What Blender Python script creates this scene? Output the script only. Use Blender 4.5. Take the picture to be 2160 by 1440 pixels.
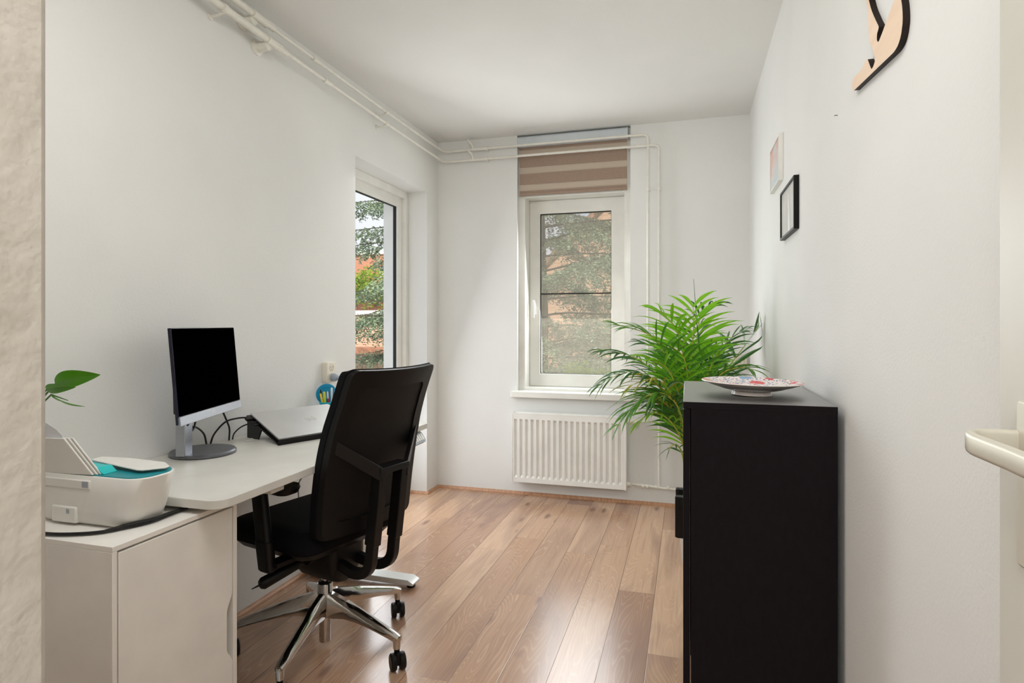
import bpy, bmesh, math, random
from mathutils import Vector, Matrix
from math import sin, cos, pi, radians, atan, sqrt

for o in list(bpy.data.objects): bpy.data.objects.remove(o)
SC = bpy.context.scene
COL = SC.collection

# ------------------------------------------------------------------ camera
FPX, HOR, EYE = 1262.0, 684.0, 1.2
TH = atan(370 / 1262.0)
cd = bpy.data.cameras.new('camera'); cam = bpy.data.objects.new('camera', cd); COL.objects.link(cam)
cd.sensor_fit = 'HORIZONTAL'; cd.sensor_width = 36.0; cd.lens = 36.0 * FPX / 2160.0
cd.shift_y = (HOR - 720.0) / 2160.0
cd.clip_start = 0.02; cd.clip_end = 300
cam.location = (0, 0, EYE); cam.rotation_euler = (pi / 2, 0, TH)
SC.camera = cam
SC.view_settings.view_transform = 'Standard'; SC.view_settings.look = 'None'
SC.view_settings.exposure = 0.19; SC.view_settings.gamma = 1.0; SC.view_settings.use_curve_mapping = False
SC.cycles.max_bounces = 10; SC.cycles.diffuse_bounces = 6; SC.cycles.glossy_bounces = 4
SC.cycles.transparent_max_bounces = 12; SC.cycles.sample_clamp_indirect = 6.0
SC.cycles.use_denoising = True

FW = Vector((-sin(TH), cos(TH), 0)); RT = Vector((cos(TH), sin(TH), 0)); EP = Vector((0, 0, EYE))
def ray(x, y): return FW + RT * ((x - 1080) / FPX) + Vector((0, 0, (HOR - y) / FPX))
def at_y(x, y, Y): r = ray(x, y); return EP + r * (Y / r.y)
def at_x(x, y, X): r = ray(x, y); return EP + r * (X / r.x)

# ------------------------------------------------------------------ daylight
def lin(c):
    r = []
    for v in c[:3]:
        v /= 255.0
        r.append(v / 12.92 if v <= 0.04045 else ((v + 0.055) / 1.055) ** 2.4)
    return (r[0], r[1], r[2], 1.0)

W = bpy.data.worlds.new('sky'); SC.world = W; W.use_nodes = True
nt = W.node_tree; nt.nodes.clear()
wo = nt.nodes.new('ShaderNodeOutputWorld'); bg = nt.nodes.new('ShaderNodeBackground')
tc = nt.nodes.new('ShaderNodeTexCoord'); sp = nt.nodes.new('ShaderNodeSeparateXYZ')
rp = nt.nodes.new('ShaderNodeValToRGB'); nz = nt.nodes.new('ShaderNodeTexNoise'); mx = nt.nodes.new('ShaderNodeMix')
mx.data_type = 'RGBA'
nz.inputs['Scale'].default_value = 3.0; nz.inputs['Detail'].default_value = 6
rp.color_ramp.elements[0].position = 0.0; rp.color_ramp.elements[0].color = lin((236, 240, 248))
rp.color_ramp.elements[1].position = 0.6; rp.color_ramp.elements[1].color = lin((168, 198, 240))
nt.links.new(tc.outputs['Generated'], sp.inputs[0]); nt.links.new(sp.outputs['Z'], rp.inputs[0])
nt.links.new(tc.outputs['Generated'], nz.inputs['Vector'])
mr = nt.nodes.new('ShaderNodeMapRange'); mr.inputs['From Min'].default_value = 0.45; mr.inputs['From Max'].default_value = 0.65
nt.links.new(nz.outputs['Fac'], mr.inputs['Value']); nt.links.new(mr.outputs['Result'], mx.inputs['Factor'])
nt.links.new(rp.outputs[0], mx.inputs['A']); mx.inputs['B'].default_value = lin((244, 246, 250))
nt.links.new(mx.outputs['Result'], bg.inputs['Color']); bg.inputs['Strength'].default_value = 1.0
nt.links.new(bg.outputs[0], wo.inputs[0])

def light(name, kind, loc, direction, energy, color=(1, 1, 1), size=None, size_y=None, angle=None, spread=None):
    l = bpy.data.lights.new(name, kind); l.energy = energy; l.color = color
    if kind == 'AREA':
        l.shape = 'RECTANGLE'; l.size = size; l.size_y = size_y or size
        if spread: l.spread = spread
    if angle is not None and kind == 'SUN': l.angle = angle
    o = bpy.data.objects.new(name, l); COL.objects.link(o); o.location = loc
    o.rotation_euler = Vector(direction).to_track_quat('-Z', 'Y').to_euler()
    return o
light('sun', 'SUN', (2, -6, 12), (-0.42, 0.72, -0.62), 4.2, (1.0, 0.94, 0.84), angle=radians(1.5))
# daylight entering through the two windows
a = light('daylight_far_window', 'AREA', (-0.775, 4.235, 1.43), (0.0, -1, -0.25), 14, (0.95, 0.98, 1.0), 0.56, 1.2)
b = light('daylight_left_window', 'AREA', (-1.905, 3.30, 1.20), (1, -0.42, -0.35), 17, (0.95, 0.98, 1.0), 0.66, 1.75)
for o in (a, b): o.visible_camera = False
# added fill lights without fixtures: overhead in the room and in the hallway
c = light('room_fill_light', 'AREA', (-0.75, 0.95, 2.50), (-0.05, 0.25, -1), 20, (1.0, 0.995, 0.985), 1.0)
d = light('hall_fill_light', 'AREA', (-0.1, -0.75, 2.0), (-0.05, 0.9, -0.5), 30, (1.0, 0.995, 0.985), 0.8)
for o in (c, d): o.visible_glossy = False

# ------------------------------------------------------------------ helpers
def mat(name, rgb, rough=0.5, metal=0.0, vary=0.0, vscale=8.0, bump=0.0, bscale=60.0, rgb2=None, coat=0.0,
        spec=0.5, trans=0.0, stretch=(1, 1, 1), detail=3.0, sheen=0.0):
    m = bpy.data.materials.new(name); m.use_nodes = True
    n = m.node_tree.nodes; L = m.node_tree.links; p = n['Principled BSDF']
    p.inputs['Base Color'].default_value = lin(rgb); p.inputs['Roughness'].default_value = rough
    p.inputs['Metallic'].default_value = metal; p.inputs['Coat Weight'].default_value = coat
    p.inputs['Specular IOR Level'].default_value = spec
    if trans: p.inputs['Transmission Weight'].default_value = trans
    if sheen: p.inputs['Sheen Weight'].default_value = sheen
    t = n.new('ShaderNodeTexCoord'); mp = n.new('ShaderNodeMapping'); mp.inputs['Scale'].default_value = stretch
    L.new(t.outputs['Object'], mp.inputs['Vector'])
    z = n.new('ShaderNodeTexNoise'); z.inputs['Scale'].default_value = vscale; z.inputs['Detail'].default_value = detail
    L.new(mp.outputs[0], z.inputs['Vector'])
    c2 = rgb2 or tuple(max(0, v * (1 - max(vary, 0.03))) for v in rgb)
    r = n.new('ShaderNodeValToRGB'); r.color_ramp.elements[0].position = 0.35; r.color_ramp.elements[1].position = 0.65
    r.color_ramp.elements[0].color = lin(rgb); r.color_ramp.elements[1].color = lin(c2)
    L.new(z.outputs['Fac'], r.inputs[0]); L.new(r.outputs[0], p.inputs['Base Color'])
    if bump:
        z2 = n.new('ShaderNodeTexNoise'); z2.inputs['Scale'].default_value = bscale; z2.inputs['Detail'].default_value = 4
        L.new(mp.outputs[0], z2.inputs['Vector'])
        bp = n.new('ShaderNodeBump'); bp.inputs['Strength'].default_value = bump; bp.inputs['Distance'].default_value = 0.004
        L.new(z2.outputs['Fac'], bp.inputs['Height']); L.new(bp.outputs[0], p.inputs['Normal'])
    return m

class MB:
    def __init__(s): s.bm = bmesh.new()
    def box(s, a, b, M=None):
        x0, y0, z0 = a; x1, y1, z1 = b
        v = [Vector(c) for c in ((x0,y0,z0),(x1,y0,z0),(x1,y1,z0),(x0,y1,z0),(x0,y0,z1),(x1,y0,z1),(x1,y1,z1),(x0,y1,z1))]
        if M: v = [M @ q for q in v]
        v = [s.bm.verts.new(q) for q in v]
        for f in ((0,3,2,1),(4,5,6,7),(0,1,5,4),(1,2,6,5),(2,3,7,6),(3,0,4,7)): s.bm.faces.new([v[i] for i in f])
        return s
    def rings(s, rings, cap=True, closed=True):
        R = [[s.bm.verts.new(p) for p in r] for r in rings]
        n = len(R[0])
        for i in range(len(R) - 1):
            for j in range(n if closed else n - 1):
                k = (j + 1) % n
                s.bm.faces.new((R[i][j], R[i][k], R[i + 1][k], R[i + 1][j]))
        if cap:
            s.bm.faces.new(list(reversed(R[0]))); s.bm.faces.new(R[-1])
        return s
    def tube(s, pts, rad, n=12, cap=True):
        pts = [Vector(p) for p in pts]
        if not isinstance(rad, (list, tuple)): rad = [rad] * len(pts)
        R = []; prev = None
        for i, p in enumerate(pts):
            if i == 0: t = pts[1] - p
            elif i == len(pts) - 1: t = p - pts[-2]
            else: t = (pts[i + 1] - p).normalized() + (p - pts[i - 1]).normalized()
            t.normalize()
            if prev is None:
                u = t.cross(Vector((0, 0, 1)))
                if u.length < 1e-3: u = t.cross(Vector((1, 0, 0)))
            else: u = prev - t * prev.dot(t)
            u.normalize(); prev = u; w = t.cross(u)
            R.append([p + (u * cos(2 * pi * k / n) + w * sin(2 * pi * k / n)) * rad[i] for k in range(n)])
        return s.rings(R, cap)
    def lathe(s, prof, c=(0, 0, 0), n=32, M=None, cap=True):
        R = []
        for r, z in prof:
            ring = [Vector((r * cos(2 * pi * k / n), r * sin(2 * pi * k / n), z)) for k in range(n)]
            if M: ring = [M @ q for q in ring]
            R.append([q + Vector(c) for q in ring])
        return s.rings(R, cap)
    def prism(s, poly, f0, f1):
        A = [s.bm.verts.new(f0(p)) for p in poly]; B = [s.bm.verts.new(f1(p)) for p in poly]
        s.bm.faces.new(list(reversed(A))); s.bm.faces.new(B)
        n = len(A)
        for i in range(n): s.bm.faces.new((A[i], A[(i + 1) % n], B[(i + 1) % n], B[i]))
        return s
    def quad(s, pts, mi=0):
        f = s.bm.faces.new([s.bm.verts.new(p) for p in pts]); f.material_index = mi
        return s
    def build(s, name, m, parent=None, smooth=True, bevel=0, seg=2, M=None, angle=35, fix=True):
        if fix: bmesh.ops.recalc_face_normals(s.bm, faces=s.bm.faces[:])
        me = bpy.data.meshes.new(name); s.bm.to_mesh(me); s.bm.free()
        for q in (m if isinstance(m, (list, tuple)) else [m]): me.materials.append(q)
        if smooth:
            for p in me.polygons: p.use_smooth = True
            me.set_sharp_from_angle(angle=radians(angle))
        o = bpy.data.objects.new(name, me); COL.objects.link(o)
        if parent is not None: o.parent = parent
        if M is not None: o.matrix_local = M
        if bevel:
            bv = o.modifiers.new('bevel', 'BEVEL'); bv.width = bevel; bv.segments = seg; bv.limit_method = 'ANGLE'
            bv.harden_normals = False
        return o

def thing(name, label, cat, loc=(0, 0, 0), rz=0.0, group=None):
    o = bpy.data.objects.new(name, None); COL.objects.link(o); o.location = loc; o.rotation_euler = (0, 0, rz)
    o.empty_display_size = 0.05
    return tag(o, label, cat, group)
def tag(o, label=None, cat=None, group=None, kind=None):
    if label: o['label'] = label
    if cat: o['category'] = cat
    if group: o['group'] = group
    if kind: o['kind'] = kind
    return o
def struct(o): o['kind'] = 'structure'; return o
def ring_frame(q, O, U, V, N, u0, v0, u1, v1, w, d):
    # rectangular frame with mitred corners: outer u0..u1 x v0..v1, width w (or 4 widths l,b,r,t), depth d along N
    l, b, r, t = w if isinstance(w, tuple) else (w, w, w, w)
    O = Vector(O); U = Vector(U); V = Vector(V); N = Vector(N)
    def P(u, v, n): return O + U * u + V * v + N * n
    oc = [(u0, v0), (u1, v0), (u1, v1), (u0, v1)]; ic = [(u0 + l, v0 + b), (u1 - r, v0 + b), (u1 - r, v1 - t), (u0 + l, v1 - t)]
    L_ = [[q.bm.verts.new(P(a, b_, n)) for a, b_ in c] for c, n in ((oc, 0), (ic, 0), (ic, d), (oc, d))]
    for k in range(4):
        for j in range(4): q.bm.faces.new((L_[k][j], L_[k][(j + 1) % 4], L_[(k + 1) % 4][(j + 1) % 4], L_[(k + 1) % 4][j]))
    return q
def bez(P, n=12):
    P = [Vector(p) for p in P]; out = []
    for i in range(n + 1):
        t = i / n; Q = P[:]
        while len(Q) > 1: Q = [Q[k].lerp(Q[k + 1], t) for k in range(len(Q) - 1)]
        out.append(Q[0])
    return out
def spline(P, n=8):
    P = [Vector(p) for p in P]; E = [P[0] * 2 - P[1]] + P + [P[-1] * 2 - P[-2]]; out = []
    for i in range(1, len(E) - 2):
        for k in range(n):
            t = k / n; a, b, c, d = E[i - 1], E[i], E[i + 1], E[i + 2]
            out.append(0.5 * ((2 * b) + (c - a) * t + (2 * a - 5 * b + 4 * c - d) * t * t + (3 * b - a - 3 * c + d) * t ** 3))
    out.append(P[-1]); return out
def rrect(x0, y0, x1, y1, r, n=6):
    out = []
    for cx, cy, a in ((x1 - r, y1 - r, 0), (x0 + r, y1 - r, 90), (x0 + r, y0 + r, 180), (x1 - r, y0 + r, 270)):
        for k in range(n + 1):
            t = radians(a + 90 * k / n); out.append((cx + r * cos(t), cy + r * sin(t)))
    return out

# ------------------------------------------------------------------ materials
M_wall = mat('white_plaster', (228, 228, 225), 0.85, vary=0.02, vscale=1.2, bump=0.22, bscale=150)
M_wall_rough = mat('rough_plaster', (184, 177, 168), 0.9, vary=0.05, vscale=9, bump=0.6, bscale=40, rgb2=(177, 169, 159))  # warm beige plaster, further darkened to put this wall's shade into the colour
M_ceil = mat('ceiling_paint', (226, 225, 222), 0.9, vary=0.015, vscale=1.0, bump=0.15, bscale=120)
M_pvc = mat('white_window_plastic', (226, 225, 218), 0.35, vary=0.01)
M_paint = mat('white_gloss_paint', (230, 229, 222), 0.35, vary=0.015)
M_pipe = mat('painted_pipe', (226, 224, 214), 0.4, vary=0.03, vscale=30, bump=0.2, bscale=150)
M_rad = mat('radiator_enamel', (236, 235, 230), 0.3, vary=0.01)
M_desk = mat('white_laminate', (214, 212, 205), 0.42, vary=0.01, bump=0.05, bscale=400)
M_cab = mat('white_foil', (236, 233, 227), 0.45, vary=0.01)
M_dark_gap = mat('dark_rubber', (18, 18, 19), 0.6)
M_blackfab = mat('black_fabric', (9, 9, 13), 0.9, bump=0.5, bscale=900, spec=0.2)
M_blackpl = mat('black_plastic', (11, 10, 10), 0.42, bump=0.15, bscale=700, spec=0.3)
M_mesh = mat('black_back_shell', (17, 13, 12), 0.55, bump=0.3, bscale=1200, spec=0.3)
M_blackmetal = mat('black_coated_metal', (14, 12, 12), 0.4, spec=0.35)
M_chrome = mat('polished_aluminium', (205, 203, 200), 0.09, 1.0)
M_silver = mat('brushed_silver', (176, 180, 188), 0.32, 0.85, vary=0.05, vscale=60, stretch=(1, 1, 12))
M_grey = mat('grey_metal', (120, 122, 128), 0.38, 0.8)
M_lid = mat('laptop_lid', (188, 188, 186), 0.4, 0.25)
M_screen = mat('monitor_screen', (1, 1, 1), 0.6, spec=0.0)
M_bezel = mat('monitor_side', (28, 26, 44), 0.2)
def foil_material():
    m = bpy.data.materials.new('matte_black_foil'); m.use_nodes = True; n = m.node_tree.nodes; L = m.node_tree.links
    out = [q for q in n if q.type == 'OUTPUT_MATERIAL'][0]; n.remove(n['Principled BSDF'])
    d = n.new('ShaderNodeBsdfDiffuse'); g = n.new('ShaderNodeBsdfGlossy'); g.inputs['Roughness'].default_value = .45
    z = n.new('ShaderNodeTexNoise'); z.inputs['Scale'].default_value = 30; r = n.new('ShaderNodeValToRGB')
    r.color_ramp.elements[0].color = lin((20, 17, 19)); r.color_ramp.elements[1].color = lin((27, 24, 26)); L.new(z.outputs['Fac'], r.inputs[0]); L.new(r.outputs[0], d.inputs['Color'])
    f = n.new('ShaderNodeLayerWeight'); f.inputs['Blend'].default_value = .5
    p = n.new('ShaderNodeMath'); p.operation = 'POWER'; L.new(f.outputs['Facing'], p.inputs[0]); p.inputs[1].default_value = 3.5
    k = n.new('ShaderNodeMath'); k.operation = 'MULTIPLY_ADD'; L.new(p.outputs[0], k.inputs[0]); k.inputs[1].default_value = 1.0; k.inputs[2].default_value = .006
    s = n.new('ShaderNodeMixShader'); L.new(k.outputs[0], s.inputs[0]); L.new(d.outputs[0], s.inputs[1]); L.new(g.outputs[0], s.inputs[2]); L.new(s.outputs[0], out.inputs[0]); return m
M_bc = foil_material()
M_teal = mat('teal_plastic', (28, 190, 190), 0.35)
M_tealdark = mat('dark_teal_plastic', (12, 140, 150), 0.4)
M_printer = mat('printer_plastic', (226, 224, 218), 0.38)
M_paper = mat('paper', (232, 233, 240), 0.8)
M_blue = mat('blue_plastic', (0, 136, 178), 0.45)
M_cyan = mat('cyan_plastic', (10, 160, 185), 0.45)
M_cream = mat('cream_plastic', (226, 218, 202), 0.35)
M_greypl = mat('grey_plastic', (158, 166, 178), 0.45)
M_cable = mat('black_cable', (14, 14, 16), 0.45)
M_nickel = mat('satin_nickel', (214, 210, 196), 0.38, 0.55)
M_doorp = mat('door_paint', (196, 194, 184), 0.4, vary=0.01)
M_ply = mat('birch_plywood', (238, 214, 190), 0.6, vary=0.04, vscale=6, stretch=(1, 1, 6), rgb2=(230, 204, 178))
M_burnt = mat('laser_burnt_edge', (34, 20, 14), 0.7, vary=0.5, vscale=40)
M_trim = mat('oak_trim', (196, 150, 116), 0.45, vary=0.15, vscale=12, stretch=(6, 1, 1), rgb2=(172, 126, 94))
M_ceramic = mat('glazed_ceramic', (226, 216, 208), 0.22, vary=0.02)
M_pot = mat('pot_ceramic', (188, 184, 176), 0.5)
M_soil = mat('potting_soil', (50, 36, 26), 0.95, bump=1, bscale=80, vary=0.4)

def leafmat(name, a, b, rough=0.38, tr=0.35):
    m = mat(name, a, rough, vary=0.1, vscale=14, rgb2=b)
    n = m.node_tree.nodes; L = m.node_tree.links; p = n['Principled BSDF']; out = [q for q in n if q.type == 'OUTPUT_MATERIAL'][0]
    t = n.new('ShaderNodeBsdfTranslucent'); t.inputs['Color'].default_value = lin(tuple(min(255, v * 1.15) for v in a))
    s = n.new('ShaderNodeMixShader'); s.inputs[0].default_value = tr
    L.new(p.outputs[0], s.inputs[1]); L.new(t.outputs[0], s.inputs[2]); L.new(s.outputs[0], out.inputs[0])
    return m
M_leaf1 = leafmat('palm_leaf_fresh', (132, 188, 40), (100, 164, 30))
M_leaf2 = leafmat('palm_leaf_dark', (56, 98, 46), (74, 118, 56), 0.3, 0.25)
M_leaf3 = leafmat('palm_leaf_mid', (86, 142, 38), (70, 122, 40), 0.35, 0.3)
M_leaf4 = leafmat('palm_leaf_yellowing', (170, 160, 50), (120, 140, 40), 0.45, 0.3)
M_stem = mat('palm_stem', (150, 170, 60), 0.4, vary=0.2, vscale=20, rgb2=(196, 180, 70))
M_leafp = leafmat('broad_leaf', (74, 132, 22), (62, 114, 26), 0.3, 0.3)

def floor_material():
    m = bpy.data.materials.new('oak_laminate'); m.use_nodes = True
    n = m.node_tree.nodes; L = m.node_tree.links; p = n['Principled BSDF']
    def math_(op, a=None, b=None, c=None):
        q = n.new('ShaderNodeMath'); q.operation = op
        for i, v in enumerate((a, b, c)):
            if v is None: continue
            if isinstance(v, (int, float)): q.inputs[i].default_value = v
            else: L.new(v, q.inputs[i])
        return q.outputs[0]
    g = n.new('ShaderNodeNewGeometry'); s = n.new('ShaderNodeSeparateXYZ'); L.new(g.outputs['Position'], s.inputs[0])
    X, Y = s.outputs['X'], s.outputs['Y']
    PW, PL = 0.158, 1.38
    px = math_('DIVIDE', math_('ADD', X, 0.298 + PW * 40), PW)
    ix = math_('FLOOR', px); fx = math_('FRACT', px)
    wn = n.new('ShaderNodeTexWhiteNoise'); wn.noise_dimensions = '1D'; L.new(ix, wn.inputs['W'])
    py = math_('DIVIDE', math_('ADD', Y, math_('MULTIPLY', wn.outputs['Value'], PL * 7.0)), PL)
    py = math_('ADD', py, 20.0)
    iy = math_('FLOOR', py); fy = math_('FRACT', py)
    cb = n.new('ShaderNodeCombineXYZ'); L.new(ix, cb.inputs[0]); L.new(iy, cb.inputs[1])
    w2 = n.new('ShaderNodeTexWhiteNoise'); w2.noise_dimensions = '3D'; L.new(cb.outputs[0], w2.inputs['Vector'])
    # per plank shifted coordinates
    off = n.new('ShaderNodeVectorMath'); off.operation = 'SCALE'; L.new(w2.outputs['Color'], off.inputs[0]); off.inputs['Scale'].default_value = 9.0
    ad = n.new('ShaderNodeVectorMath'); ad.operation = 'ADD'; L.new(g.outputs['Position'], ad.inputs[0]); L.new(off.outputs[0], ad.inputs[1])
    def mapn(sc):
        q = n.new('ShaderNodeMapping'); q.inputs['Scale'].default_value = sc; L.new(ad.outputs[0], q.inputs['Vector']); return q.outputs[0]
    def noise(v, sc, det=4, dist=0.0, rough=0.5):
        q = n.new('ShaderNodeTexNoise'); q.inputs['Scale'].default_value = sc; q.inputs['Detail'].default_value = det
        q.inputs['Distortion'].default_value = dist; q.inputs['Roughness'].default_value = rough; L.new(v, q.inputs['Vector']); return q.outputs['Fac']
    def ramp(v, stops):
        q = n.new('ShaderNodeValToRGB'); e = q.color_ramp.elements
        while len(e) < len(stops): e.new(0.5)
        for i, (a, c) in enumerate(stops): e[i].position = a; e[i].color = lin(c)
        L.new(v, q.inputs[0]); return q.outputs[0]
    base = ramp(w2.outputs['Value'], [(0.0, (174, 136, 108)), (0.3, (194, 158, 128)), (0.5, (160, 123, 99)), (0.75, (200, 165, 135)), (1.0, (150, 115, 95))])
    def mixc(f, a, b, mode='MIX'):
        q = n.new('ShaderNodeMix'); q.data_type = 'RGBA'; q.blend_type = mode
        if isinstance(f, (int, float)): q.inputs['Factor'].default_value = f
        else: L.new(f, q.inputs['Factor'])
        for k, v in (('A', a), ('B', b)):
            if isinstance(v, tuple): q.inputs[k].default_value = v
            else: L.new(v, q.inputs[k])
        return q.outputs['Result']
    # cathedral grain: rings of a stretched, distorted field
    f1 = noise(mapn((5.5, 0.75, 1)), 1.0, 2, 0.4)
    rings = math_('FRACT', math_('MULTIPLY', f1, 46.0))
    rings = math_('ABSOLUTE', math_('SUBTRACT', rings, 0.5))
    rr = n.new('ShaderNodeMapRange'); rr.inputs['From Min'].default_value = 0.30; rr.inputs['From Max'].default_value = 0.5; L.new(rings, rr.inputs['Value'])
    col = mixc(math_('MULTIPLY', rr.outputs[0], math_('MULTIPLY', noise(mapn((9, 2, 1)), 1.0, 2), 0.55)), base, lin((222, 192, 164)))
    fine = noise(mapn((70, 2.2, 1)), 1.0, 4)
    fr = n.new('ShaderNodeMapRange'); fr.inputs['From Min'].default_value = 0.5; fr.inputs['From Max'].default_value = 0.75; L.new(fine, fr.inputs['Value'])
    col = mixc(math_('MULTIPLY', fr.outputs[0], 0.5), col, lin((150, 112, 90)))
    patch = noise(mapn((6, 1.1, 1)), 1.0, 3, 0.8)
    pr = n.new('ShaderNodeMapRange'); pr.inputs['From Min'].default_value = 0.50; pr.inputs['From Max'].default_value = 0.72; L.new(patch, pr.inputs['Value'])
    col = mixc(math_('MULTIPLY', pr.outputs[0], 0.65), col, lin((132, 100, 86)))
    # knots
    vo = n.new('ShaderNodeTexVoronoi'); vo.inputs['Scale'].default_value = 1.0; L.new(mapn((7.5, 2.6, 1)), vo.inputs['Vector'])
    kd = math_('ADD', vo.outputs['Distance'], math_('MULTIPLY', noise(mapn((30, 14, 1)), 1.0, 3), 0.16))
    kr = n.new('ShaderNodeMapRange'); kr.inputs['From Min'].default_value = 0.25; kr.inputs['From Max'].default_value = 0.13; L.new(kd, kr.inputs['Value'])
    col = mixc(math_('MULTIPLY', kr.outputs[0], 0.75), col, lin((112, 84, 72)))
    # seams
    ex = math_('MINIMUM', fx, math_('SUBTRACT', 1.0, fx))
    sx = n.new('ShaderNodeMapRange'); sx.inputs['From Min'].default_value = 0.012; sx.inputs['From Max'].default_value = 0.004; L.new(ex, sx.inputs['Value'])
    ey = math_('MINIMUM', fy, math_('SUBTRACT', 1.0, fy))
    sy = n.new('ShaderNodeMapRange'); sy.inputs['From Min'].default_value = 0.0012; sy.inputs['From Max'].default_value = 0.0004; L.new(ey, sy.inputs['Value'])
    seam = math_('MAXIMUM', math_('MULTIPLY', sx.outputs[0], 0.85), math_('MULTIPLY', sy.outputs[0], 0.25))
    col = mixc(seam, col, lin((88, 62, 50)))
    L.new(col, p.inputs['Base Color'])
    bp = n.new('ShaderNodeBump'); bp.inputs['Strength'].default_value = 0.25; bp.inputs['Distance'].default_value = 0.001
    L.new(math_('SUBTRACT', math_('MULTIPLY', fine, 0.25), seam), bp.inputs['Height']); L.new(bp.outputs[0], p.inputs['Normal'])
    p.inputs['Roughness'].default_value = 0.22; p.inputs['Specular IOR Level'].default_value = 0.85
    return m
M_floor = floor_material()

def brick_material(name, c1, c2, mortar, scale=1.0):
    m = bpy.data.materials.new(name); m.use_nodes = True; n = m.node_tree.nodes; L = m.node_tree.links; p = n['Principled BSDF']
    g = n.new('ShaderNodeNewGeometry'); s = n.new('ShaderNodeSeparateXYZ'); L.new(g.outputs['Position'], s.inputs[0])
    ad = n.new('ShaderNodeMath'); L.new(s.outputs['X'], ad.inputs[0]); L.new(s.outputs['Y'], ad.inputs[1])
    cb = n.new('ShaderNodeCombineXYZ'); L.new(ad.outputs[0], cb.inputs[0]); L.new(s.outputs['Z'], cb.inputs[1])
    b = n.new('ShaderNodeTexBrick'); b.inputs['Scale'].default_value = 1.0 / scale
    b.inputs['Brick Width'].default_value = 0.22; b.inputs['Row Height'].default_value = 0.075; b.inputs['Mortar Size'].default_value = 0.008
    b.inputs['Color1'].default_value = lin(c1); b.inputs['Color2'].default_value = lin(c2); b.inputs['Mortar'].default_value = lin(mortar)
    L.new(cb.outputs[0], b.inputs['Vector']); L.new(b.outputs['Color'], p.inputs['Base Color']); p.inputs['Roughness'].default_value = 0.9
    return m

def glass_material(name, veil=0.0, veilcol=(200, 196, 184), gloss=0.04):
    m = bpy.data.materials.new(name); m.use_nodes = True; n = m.node_tree.nodes; L = m.node_tree.links
    out = [q for q in n if q.type == 'OUTPUT_MATERIAL'][0]; n.remove(n['Principled BSDF'])
    t = n.new('ShaderNodeBsdfTransparent'); g = n.new('ShaderNodeBsdfGlossy'); g.inputs['Roughness'].default_value = 0.02
    s = n.new('ShaderNodeMixShader'); s.inputs[0].default_value = gloss
    L.new(t.outputs[0], s.inputs[1]); L.new(g.outputs[0], s.inputs[2]); res = s.outputs[0]
    if veil:
        d = n.new('ShaderNodeBsdfDiffuse'); d.inputs['Color'].default_value = lin(veilcol)
        w = n.new('ShaderNodeTexNoise'); w.inputs['Scale'].default_value = 4.0
        k = n.new('ShaderNodeMapRange'); k.inputs['To Min'].default_value = veil * 0.9; k.inputs['To Max'].default_value = veil * 1.1
        L.new(w.outputs['Fac'], k.inputs['Value'])
        s2 = n.new('ShaderNodeMixShader'); L.new(k.outputs[0], s2.inputs[0])
        L.new(res, s2.inputs[1]); L.new(d.outputs[0], s2.inputs[2]); res = s2.outputs[0]
    L.new(res, out.inputs[0]); return m
M_glass = glass_material('clear_glass')
M_glassv = glass_material('insect_screen_glass', 0.30)

# ------------------------------------------------------------------ room shell
XL, XR, YF, ZC = -1.77, 0.38, 4.09, 2.54
struct(MB().box((XL - 0.3, -2.1, -0.1), (XR + 0.2, YF + 0.35, 0)).build('floor', M_floor, smooth=False))
struct(MB().box((XL - 0.3, -2.1, ZC), (XR + 0.2, YF + 0.35, ZC + 0.12)).build('ceiling', M_ceil, smooth=False))
struct(MB().box((XR, -2.1, 0), (XR + 0.15, YF, ZC)).build('wall_right', M_wall, smooth=False))
# left wall with a deep recess for the window
RY0, RY1, RZ = 2.945, 3.895, 2.137
MB().prism([(0,0),(RY0,0),(RY0,RZ),(RY1,RZ),(RY1,0),(YF,0),(YF,ZC),(0,ZC)], lambda c: Vector((XL - .3, c[0], c[1])), lambda c: Vector((XL, c[0], c[1]))).build('wall_left', M_wall, smooth=False)['kind'] = 'structure'
# far wall with the tall window opening
WX0, WX1, WZ = -1.161, -0.368, 0.69
MB().prism([(XL-.3,0),(XR+.15,0),(XR+.15,ZC),(WX1,ZC),(WX1,WZ),(WX0,WZ),(WX0,ZC),(XL-.3,ZC)], lambda c: Vector((c[0], YF, c[1])), lambda c: Vector((c[0], YF + .3, c[1]))).build('wall_far', M_wall, smooth=False)['kind'] = 'structure'
# near wall beside the doorway, hallway behind the viewer
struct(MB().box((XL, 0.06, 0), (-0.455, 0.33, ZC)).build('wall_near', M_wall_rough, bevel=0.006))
struct(MB().box((-1.15, -2.0, 0), (-1.0, 0.06, ZC)).build('wall_hall_left', M_wall, smooth=False))
struct(MB().box((-1.15, -2.1, 0), (XR, -2.0, ZC)).build('wall_hall_back', M_wall, smooth=False))

# baseboards: small oak quarter strips
def strip(name, pts, nrm):
    q = MB()
    for (p0, p1), nv in zip(pts, nrm):
        p0 = Vector((*p0, 0)); p1 = Vector((*p1, 0)); nv = Vector((*nv, 0))
        prof = [(0, 0)] + [(0.018 * sin(radians(a)), 0.018 * cos(radians(a))) for a in (0, 22, 45, 68, 90)]
        q.prism(prof, lambda c: p0 + nv * c[0] + Vector((0, 0, c[1])), lambda c: p1 + nv * c[0] + Vector((0, 0, c[1])))
    return struct(q.build(name, M_trim, angle=50))
strip('baseboard_far', [((XL, YF), (XR, YF))], [(0, -1)])
strip('baseboard_left', [((XL, 0.33), (XL, RY0)), ((XL, RY1), (XL, YF)), ((XL - 0.125, RY1), (XL + 0.018, RY1)), ((XL - 0.14, RY0), (XL - 0.14, RY1))],
      [(1, 0), (1, 0), (0, -1), (1, 0)])
strip('baseboard_right', [((XR, 0.2), (XR, YF))], [(-1, 0)])

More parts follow.
